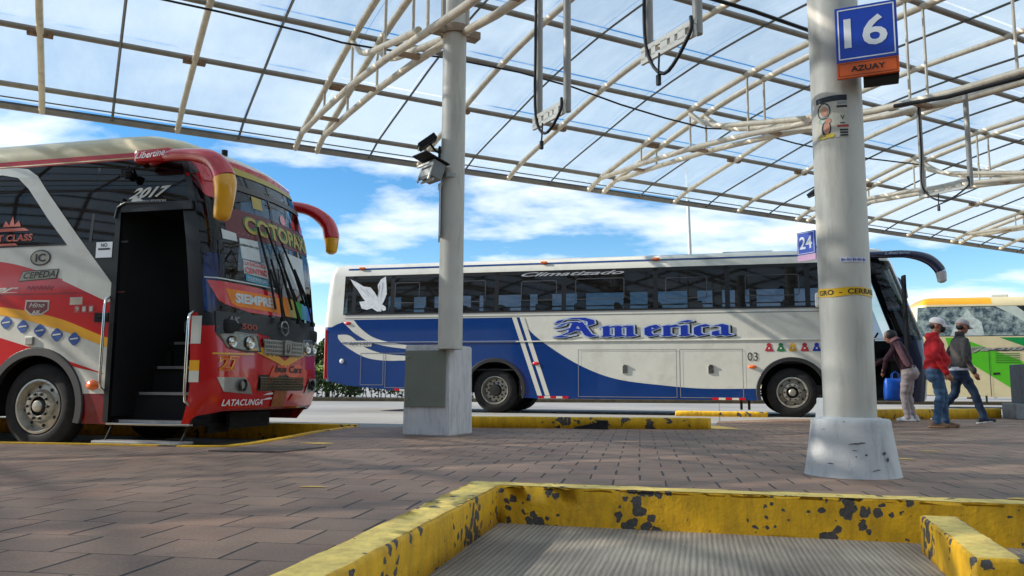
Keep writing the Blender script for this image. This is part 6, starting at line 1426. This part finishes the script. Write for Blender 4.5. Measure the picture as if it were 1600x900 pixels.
def head_shapes(c, R, s=1.0):
    """c = centre of the skull, R = rotation, face towards local +x"""
    c = Vector(c); f = lambda x, y, z: c+R@(Vector((x, y, z))*s)
    sk = [ellipsoid(f(-.008, 0, .025), (.098*s, .077*s, .105*s), R), ellipsoid(f(.022, 0, -.045), (.066*s, .060*s, .078*s), R), ellipsoid(f(.052, 0, -.092), (.026*s, .026*s, .022*s), R)]
    sk += [cone_mesh(f(.082, 0, .008), f(.108, 0, -.026), .009*s, .014*s, n=10), ellipsoid(f(.098, 0, -.03), (.016*s, .018*s, .012*s), R)]
    sk += [ellipsoid(f(.084, 0, -.062), (.012*s, .024*s, .008*s), R), ellipsoid(f(.080, .030, .022), (.016*s, .026*s, .009*s), R), ellipsoid(f(.080, -.030, .022), (.016*s, .026*s, .009*s), R)]
    for y in (-.078, .078): sk.append(ellipsoid(f(-.005, y, -.012), (.020*s, .010*s, .032*s), R))
    return sk
def shoe(heel, yaw, L=.27, pitch=0, roll=0):
    R = Matrix.Rotation(yaw, 3, 'Z')@Matrix.Rotation(pitch, 3, 'Y'); h = Vector(heel); out_ = []
    f = lambda x, y, z: h+R@Vector((x, y, z))
    out_.append(ellipsoid(f(.02, 0, .045), (.065, .040, .050), R)); out_.append(ellipsoid(f(.10, 0, .045), (.095, .045, .044), R)); out_.append(ellipsoid(f(.185, 0, .034), (.068, .047, .034), R)); out_.append(ellipsoid(f(.02, 0, .085), (.048, .040, .04), R))
    sole = loft([(f(.09, 0, .002), .155, .048, yaw, pitch), (f(.09, 0, .024), .158, .051, yaw, pitch)], 28)
    return out_, [sole]
def cap_parts(c, R, s, crown_m, brim_m, brimdir=1, crownh=.085):
    c = Vector(c); f = lambda x, y, z: c+R@(Vector((x, y, z-.018))*s)
    vs = []; n = 28; rr = [(1.0, .0), (1.01, .02), (.97, .045), (.86, .07), (.66, crownh*.98), (.36, crownh*1.12), (.02, crownh*1.17)]
    for k, z in rr:
        for i in range(n): an = 2*PI*i/n; vs.append(f(-.008+.110*k*math.cos(an), .088*k*math.sin(an), .045+z))
    fs = [(j*n+i, j*n+(i+1) % n, (j+1)*n+(i+1) % n, (j+1)*n+i) for j in range(len(rr)-1) for i in range(n)]+[tuple(range(n))[::-1], tuple((len(rr)-1)*n+i for i in range(n))]
    b = []; m = 13
    for lay in (0, -.007):
        for j, (r, drop) in enumerate(((.098, 0), (.140, -.005), (.180, -.018))):
            for i in range(m): an = -1.05+2.1*i/(m-1); b.append(f(-.008+brimdir*r*math.cos(an)*1.08, (.083 if j == 0 else .078-.006*j)*math.sin(an)/math.sin(1.05)*.98, .052+drop+lay-.010*abs(an)*j))
    q = 3*m; bf = [(L*q+j*m+i, L*q+j*m+i+1, L*q+(j+1)*m+i+1, L*q+(j+1)*m+i) for L in (0, 1) for j in range(2) for i in range(m-1)]
    bf += [(2*m+i, 2*m+i+1, q+2*m+i+1, q+2*m+i) for i in range(m-1)]
    return [('cap', (vs, fs), crown_m, None), ('cap_brim', (b, bf), brim_m, None)]
RX = lambda yaw, pitch=0, roll=0: Matrix.Rotation(yaw, 3, 'Z')@Matrix.Rotation(pitch, 3, 'Y')@Matrix.Rotation(roll, 3, 'X')
red_cloth = S('cloth_red', (176, 12, 22), rough=.85, var=.12, vscale=14, bump=.3, bscale=120)
denim = S('denim', (56, 84, 112), rough=.9, var=.3, vscale=10, bump=.3, bscale=160, dirt=srgb((100, 126, 150)), dscale=6, damt=.5)
denim2 = S('denim_dark', (30, 46, 68), rough=.9, var=.3, vscale=9, bump=.3, bscale=160, dirt=srgb((84, 108, 136)), dscale=4, damt=.5)
grey_cloth = S('cloth_charcoal', (62, 58, 56), rough=.85, var=.12, vscale=12, bump=.2, bscale=120)
brown_shoe = S('shoe_brown', (110, 76, 50), rough=.6, var=.2); black_shoe = S('shoe_black', (24, 24, 26), rough=.5); sole_w = S('sole_white', (196, 192, 186), rough=.7, var=.1); sole_t = S('sole_tan', (150, 120, 90), rough=.8)
cap_w = S('cap_white', (212, 208, 206), rough=.8, var=.06); cap_g = S('cap_grey', (176, 166, 162), rough=.8, var=.06); mask_b = S('mask_black', (16, 16, 18), rough=.7)
maroon = S('cloth_maroon', (52, 24, 32), rough=.9, var=.25, vscale=9); taupe = S('trousers_taupe', (164, 148, 144), rough=.85, var=.1, vscale=8); scarf = S('scarf_mauve', (122, 84, 88), rough=.9, var=.2, vscale=12)
# --- man in red: walking to the right, weight on the near leg
def man(P):
    g = {0: [], 1: [], 2: [], 3: [], 4: []}     # skin, top, trousers, shoe, sole
    hx, hz = P['hip']; 
    pel = Vector((hx, 0, hz)); che = Vector((P['chest'][0], 0, P['chest'][1])); nk = Vector((P['neck'][0], 0, P['neck'][1])); hd = Vector((P['head'][0], 0, P['head'][1]))
    b = P.get('belly', 0); w_ = P.get('w', 1)
    g[2].append(loft([(pel+Vector((-.01, 0, -.10)), .10*w_, .15*w_, 0), (pel+Vector((-.015, 0, -.03)), .135*w_, .172*w_, 0), (pel+Vector((0, 0, .05)), .125*w_, .165*w_, 0), (pel+Vector((0, 0, .12)), .12*w_, .16*w_, 0)]))
    mid = (pel+che)/2
    yaw = P.get('yaw', 0)
    g[1].append(loft([(pel+Vector((0, 0, .005)), .142*w_, .182*w_, 0), (pel+Vector((.0, 0, .03)), .150*w_, .192*w_, 0), (pel+Vector((b*.4, 0, .10)), .148*w_+b*.4, .186*w_, 0), (mid+Vector((b*.6, 0, 0)), .135*w_+b*.5, .178*w_, yaw*.5),
        (che+Vector((.0, 0, -.04)), .135*w_, .185*w_, yaw), (che+Vector((-.005, 0, .08)), .125*w_, .195*w_, yaw), (nk+Vector((-.015, 0, -.075)), .105*w_, .165*w_, yaw), (nk+Vector((-.015, 0, -.035)), .085, .115, yaw), (nk+Vector((-.01, 0, .0)), .066, .076, yaw), (nk+Vector((0, 0, .045)), .060, .066, yaw)]))
    g[0].append(cone_mesh(nk+Vector((0, 0, -.03)), hd+Vector((-.015, 0, -.05)), .056, .054))
    R = RX(P.get('hyaw', 0), P.get('hpitch', 0)); g[0] += head_shapes(hd, R, P.get('hs', 1.0))
    for s, key in ((1, 'L'), (-1, 'R')):
        k, a, f = P['leg'+key]; hip = pel+Vector((0, s*.092*w_, -.03)); kn, an = Vector(k), Vector(a)
        g[2] += [cone_mesh(hip, kn, .098*w_, .067), cone_mesh(kn, an+Vector((0, 0, .03)), .068, .058), cone_mesh(an+Vector((0, 0, .05)), an+Vector((0, 0, -.015)), .060, .064)]
        g[2].append(cone_mesh(hip+Vector((-.04, 0, .02)), hip+Vector((-.03, 0, -.08)), .095*w_, .09*w_))
        sh, so_ = shoe(*f); g[3] += sh; g[4] += so_
        e, wr = (Vector(q) for q in P['arm'+key]); R2 = Matrix.Rotation(yaw, 3, 'Z'); shd = nk+R2@Vector((-.005, s*.165*w_, -.095))
        g[1] += [cone_mesh(shd, e, .066, .053), cone_mesh(e, wr, .054, .044), cone_mesh(wr-(wr-e).normalized()*.03, wr, .048, .049)]
        dd = (wr-e).normalized(); g[0] += hand(wr+dd*.01, (dd+Vector((0.1, 0, -.35))).normalized(), Vector((0, -s, 0)), Vector((1, 0, 0)), .55)
        g[0].append(cone_mesh(wr-dd*.03, wr+dd*.03, .028, .026))
    return g, hd, R
P1 = dict(hip=(0, .86), chest=(.0, 1.17), neck=(.01, 1.37), head=(.055, 1.525), belly=.06, w=1.06, hyaw=-.15, hpitch=.10, hs=.98,
    legR=((.03, -.10, .47), (-.03, -.10, .10), ((-.10, -.10, 0), -.10)), legL=((.10, .09, .48), (.10, .10, .10), ((.05, .10, 0), .05)),
    armR=((-.02, -.27, 1.06), (.11, -.25, .82)), armL=((.02, .27, 1.06), (.15, .24, .84)))
g, hd, R = man(P1)
mk = lambda hd, R: ('face_mask', ellipsoid(Vector(hd)+R@Vector((.066, 0, -.055)), (.050, .058, .050), R), mask_b, None)
hood = ('hood', loft([((-.05, 0, 1.30), .06, .11, 0, .3), ((-.05, 0, 1.34), .075, .115, 0, .3), ((-.04, 0, 1.385), .07, .095, 0, .3), ((-.03, 0, 1.40), .055, .07, 0, .3)]), red_cloth, None)
pm = person('person', 'man in a red jacket, blue jeans and white cap wearing a black face mask', (6.36, 12.15, 0), -.36, g, [skin_m, red_cloth, denim, brown_shoe, sole_t],
    cap_parts(hd, R@Matrix.Rotation(.12, 3, 'Y'), .98, cap_w, cap_w)+[mk(hd, R), hood, ('hair', ellipsoid(Vector(hd)+R@Vector((-.045, 0, -.012)), (.060, .070, .058), R), hair_m, None)])
# --- man in grey: long stride to the right, turned slightly away
P2 = dict(hip=(-.02, .90), chest=(.02, 1.24), neck=(.03, 1.46), head=(.075, 1.615), belly=.02, w=1.08, yaw=.15, hyaw=.35, hpitch=.12, hs=1.0,
    legR=((.16, -.10, .52), (.27, -.11, .12), ((.22, -.11, .012), .05, .27, -.12)), legL=((-.08, .09, .50), (-.33, .10, .16), ((-.42, .10, .045), .0, .27, .28)),
    armR=((.0, -.30, 1.12), (.13, -.29, .86)), armL=((-.12, .30, 1.14), (-.16, .28, .88)))
g, hd, R = man(P2)
hem = ('shirt_hem', loft([((-.02, 0, .88), .168, .212, 0), ((-.02, 0, .935), .162, .207, 0), ((-.02, 0, .94), .12, .15, 0)]), S('shirt_white', (196, 194, 200), rough=.8, var=.05), None)
collar_ = ('collar', loft([((.02, 0, 1.47), .075, .085, 0), ((.022, 0, 1.53), .068, .072, 0)]), grey_cloth, None)
person('person', 'man in a charcoal jacket and dark jeans striding right, grey cap', (7.48, 13.5, 0), -.28, g, [skin_m, grey_cloth, denim2, black_shoe, sole_w],
    cap_parts(hd, R@Matrix.Rotation(.15, 3, 'Y'), 1.0, cap_g, cap_g)+[hem, collar_, ('hair', ellipsoid(Vector(hd)+R@Vector((-.042, 0, -.014)), (.063, .071, .058), R), hair_m, None)])
# --- woman stooping at the bus door, facing left, bag in front
def woman():
    g = {0: [], 1: [], 2: [], 3: [], 4: []}
    pel = Vector((-.03, 0, .86))
    g[2].append(loft([(pel+Vector((-.01, 0, -.12)), .11, .16, 0), (pel+Vector((-.03, 0, -.02)), .15, .185, 0), (pel+Vector((0, 0, .09)), .125, .165, 0), (pel+Vector((.02, 0, .15)), .11, .15, 0)]))
    g[1].append(loft([(pel+Vector((.01, 0, .07)), .13, .18, 0, .2), (pel+Vector((.05, 0, .17)), .13, .18, 0, .3), (Vector((.07, 0, 1.16)), .125, .19, 0, .3), (Vector((.12, 0, 1.30)), .115, .195, 0, .4), (Vector((.16, 0, 1.385)), .085, .15, 0, .45), (Vector((.19, 0, 1.425)), .06, .08, 0, .45)]))
    hd = Vector((.25, 0, 1.50)); R = RX(.3, .25); g[0].append(cone_mesh((.17, 0, 1.39), hd+Vector((-.02, 0, -.05)), .05, .05)); g[0] += head_shapes(hd, R, .94)
    for s in (1, -1):
        hip = pel+Vector((0, s*.09, -.03)); kn = Vector((.05 if s > 0 else .01, s*.085, .46)); an = Vector((.0 if s > 0 else -.05, s*.085, .10))
        g[2] += [cone_mesh(hip, kn, .105, .07), cone_mesh(kn, an, .07, .06), cone_mesh(an, an+Vector((0, 0, -.03)), .06, .062)]
        sh, so_ = shoe((an.x-.06, an.y, 0), 0, .25); g[3] += sh; g[4] += so_
        shd = Vector((.13, s*.17, 1.32)); e = Vector((.28, s*.23, 1.08)) if s > 0 else Vector((.34, -.20, 1.12)); wr = Vector((.36, s*.10, .88)) if s > 0 else Vector((.52, -.12, 1.02))
        g[1] += [cone_mesh(shd, e, .06, .05), cone_mesh(e, wr, .05, .042)]
        dd = (wr-e).normalized(); g[0] += hand(wr+dd*.01, dd, Vector((0, -s, 0)), Vector((0, 0, 1)), 1.0, .92); g[0].append(cone_mesh(wr-dd*.03, wr+dd*.03, .025, .024))
    return g, hd, R
g, hd, R = woman()
sc_ = loft([((.20, -.10, 1.42), .05, .10, 0, .6), ((.10, -.20, 1.33), .035, .07, .2, .5), ((.02, -.22, 1.15), .03, .06, .2, .3), ((.0, -.215, 1.0), .03, .055, .2, .2), ((.0, -.20, .94), .02, .05, .2, .2)], 18)
person('person', 'stooping woman in a dark maroon top and pale trousers at the bus door', (7.02, 14.40, 0), PI-.62, g, [skin_m, maroon, taupe, S('shoe_white', (206, 204, 204), rough=.6), sole_w],
    [('hair', ellipsoid(hd+R@Vector((-.03, 0, .02)), (.104, .092, .104), R), hair_m, None), ('scarf', (loft([((.16, 0, 1.43), .09, .11, 0, .5), ((.19, 0, 1.475), .07, .085, 0, .5)])), scarf, None), ('shoulder_strap', loft([((.12, .19, 1.385), .05, .05, 0, .5), ((.05, .215, 1.22), .05, .035, 0, .3), ((-.04, .20, 1.02), .05, .035, 0, .2), ((-.07, .19, .96), .03, .03, 0, .2)], 16), scarf, None)])
bag = thing('carrier_bag', 'bright blue carrier bag held low by the stooping woman at the bus door', 'bag', (6.98, 14.75, .36), .1)
mb = MB(); 
vs, fs = loft([((0, 0, 0), .20, .10, 0), ((0, 0, .03), .225, .12, 0), ((.01, 0, .2), .23, .13, 0), ((0, 0, .34), .21, .10, 0), ((0, 0, .40), .19, .05, 0)], 24); mb.add(vs, fs)
bo = mb.build('body', [S('bag_blue', (10, 92, 196), rough=.35, var=.15, vscale=9, bump=.4, bscale=14)], bag, smooth=60)
for y in (-.03, .03): MB().tube([(-.08, y, .38), (-.06, y*.6, .48), (0, y*.3, .52), (.06, y*.6, .48), (.08, y, .38)], .008, n=6).build('handle', [S('bag_blue', (10, 92, 196))], bag, smooth=60)
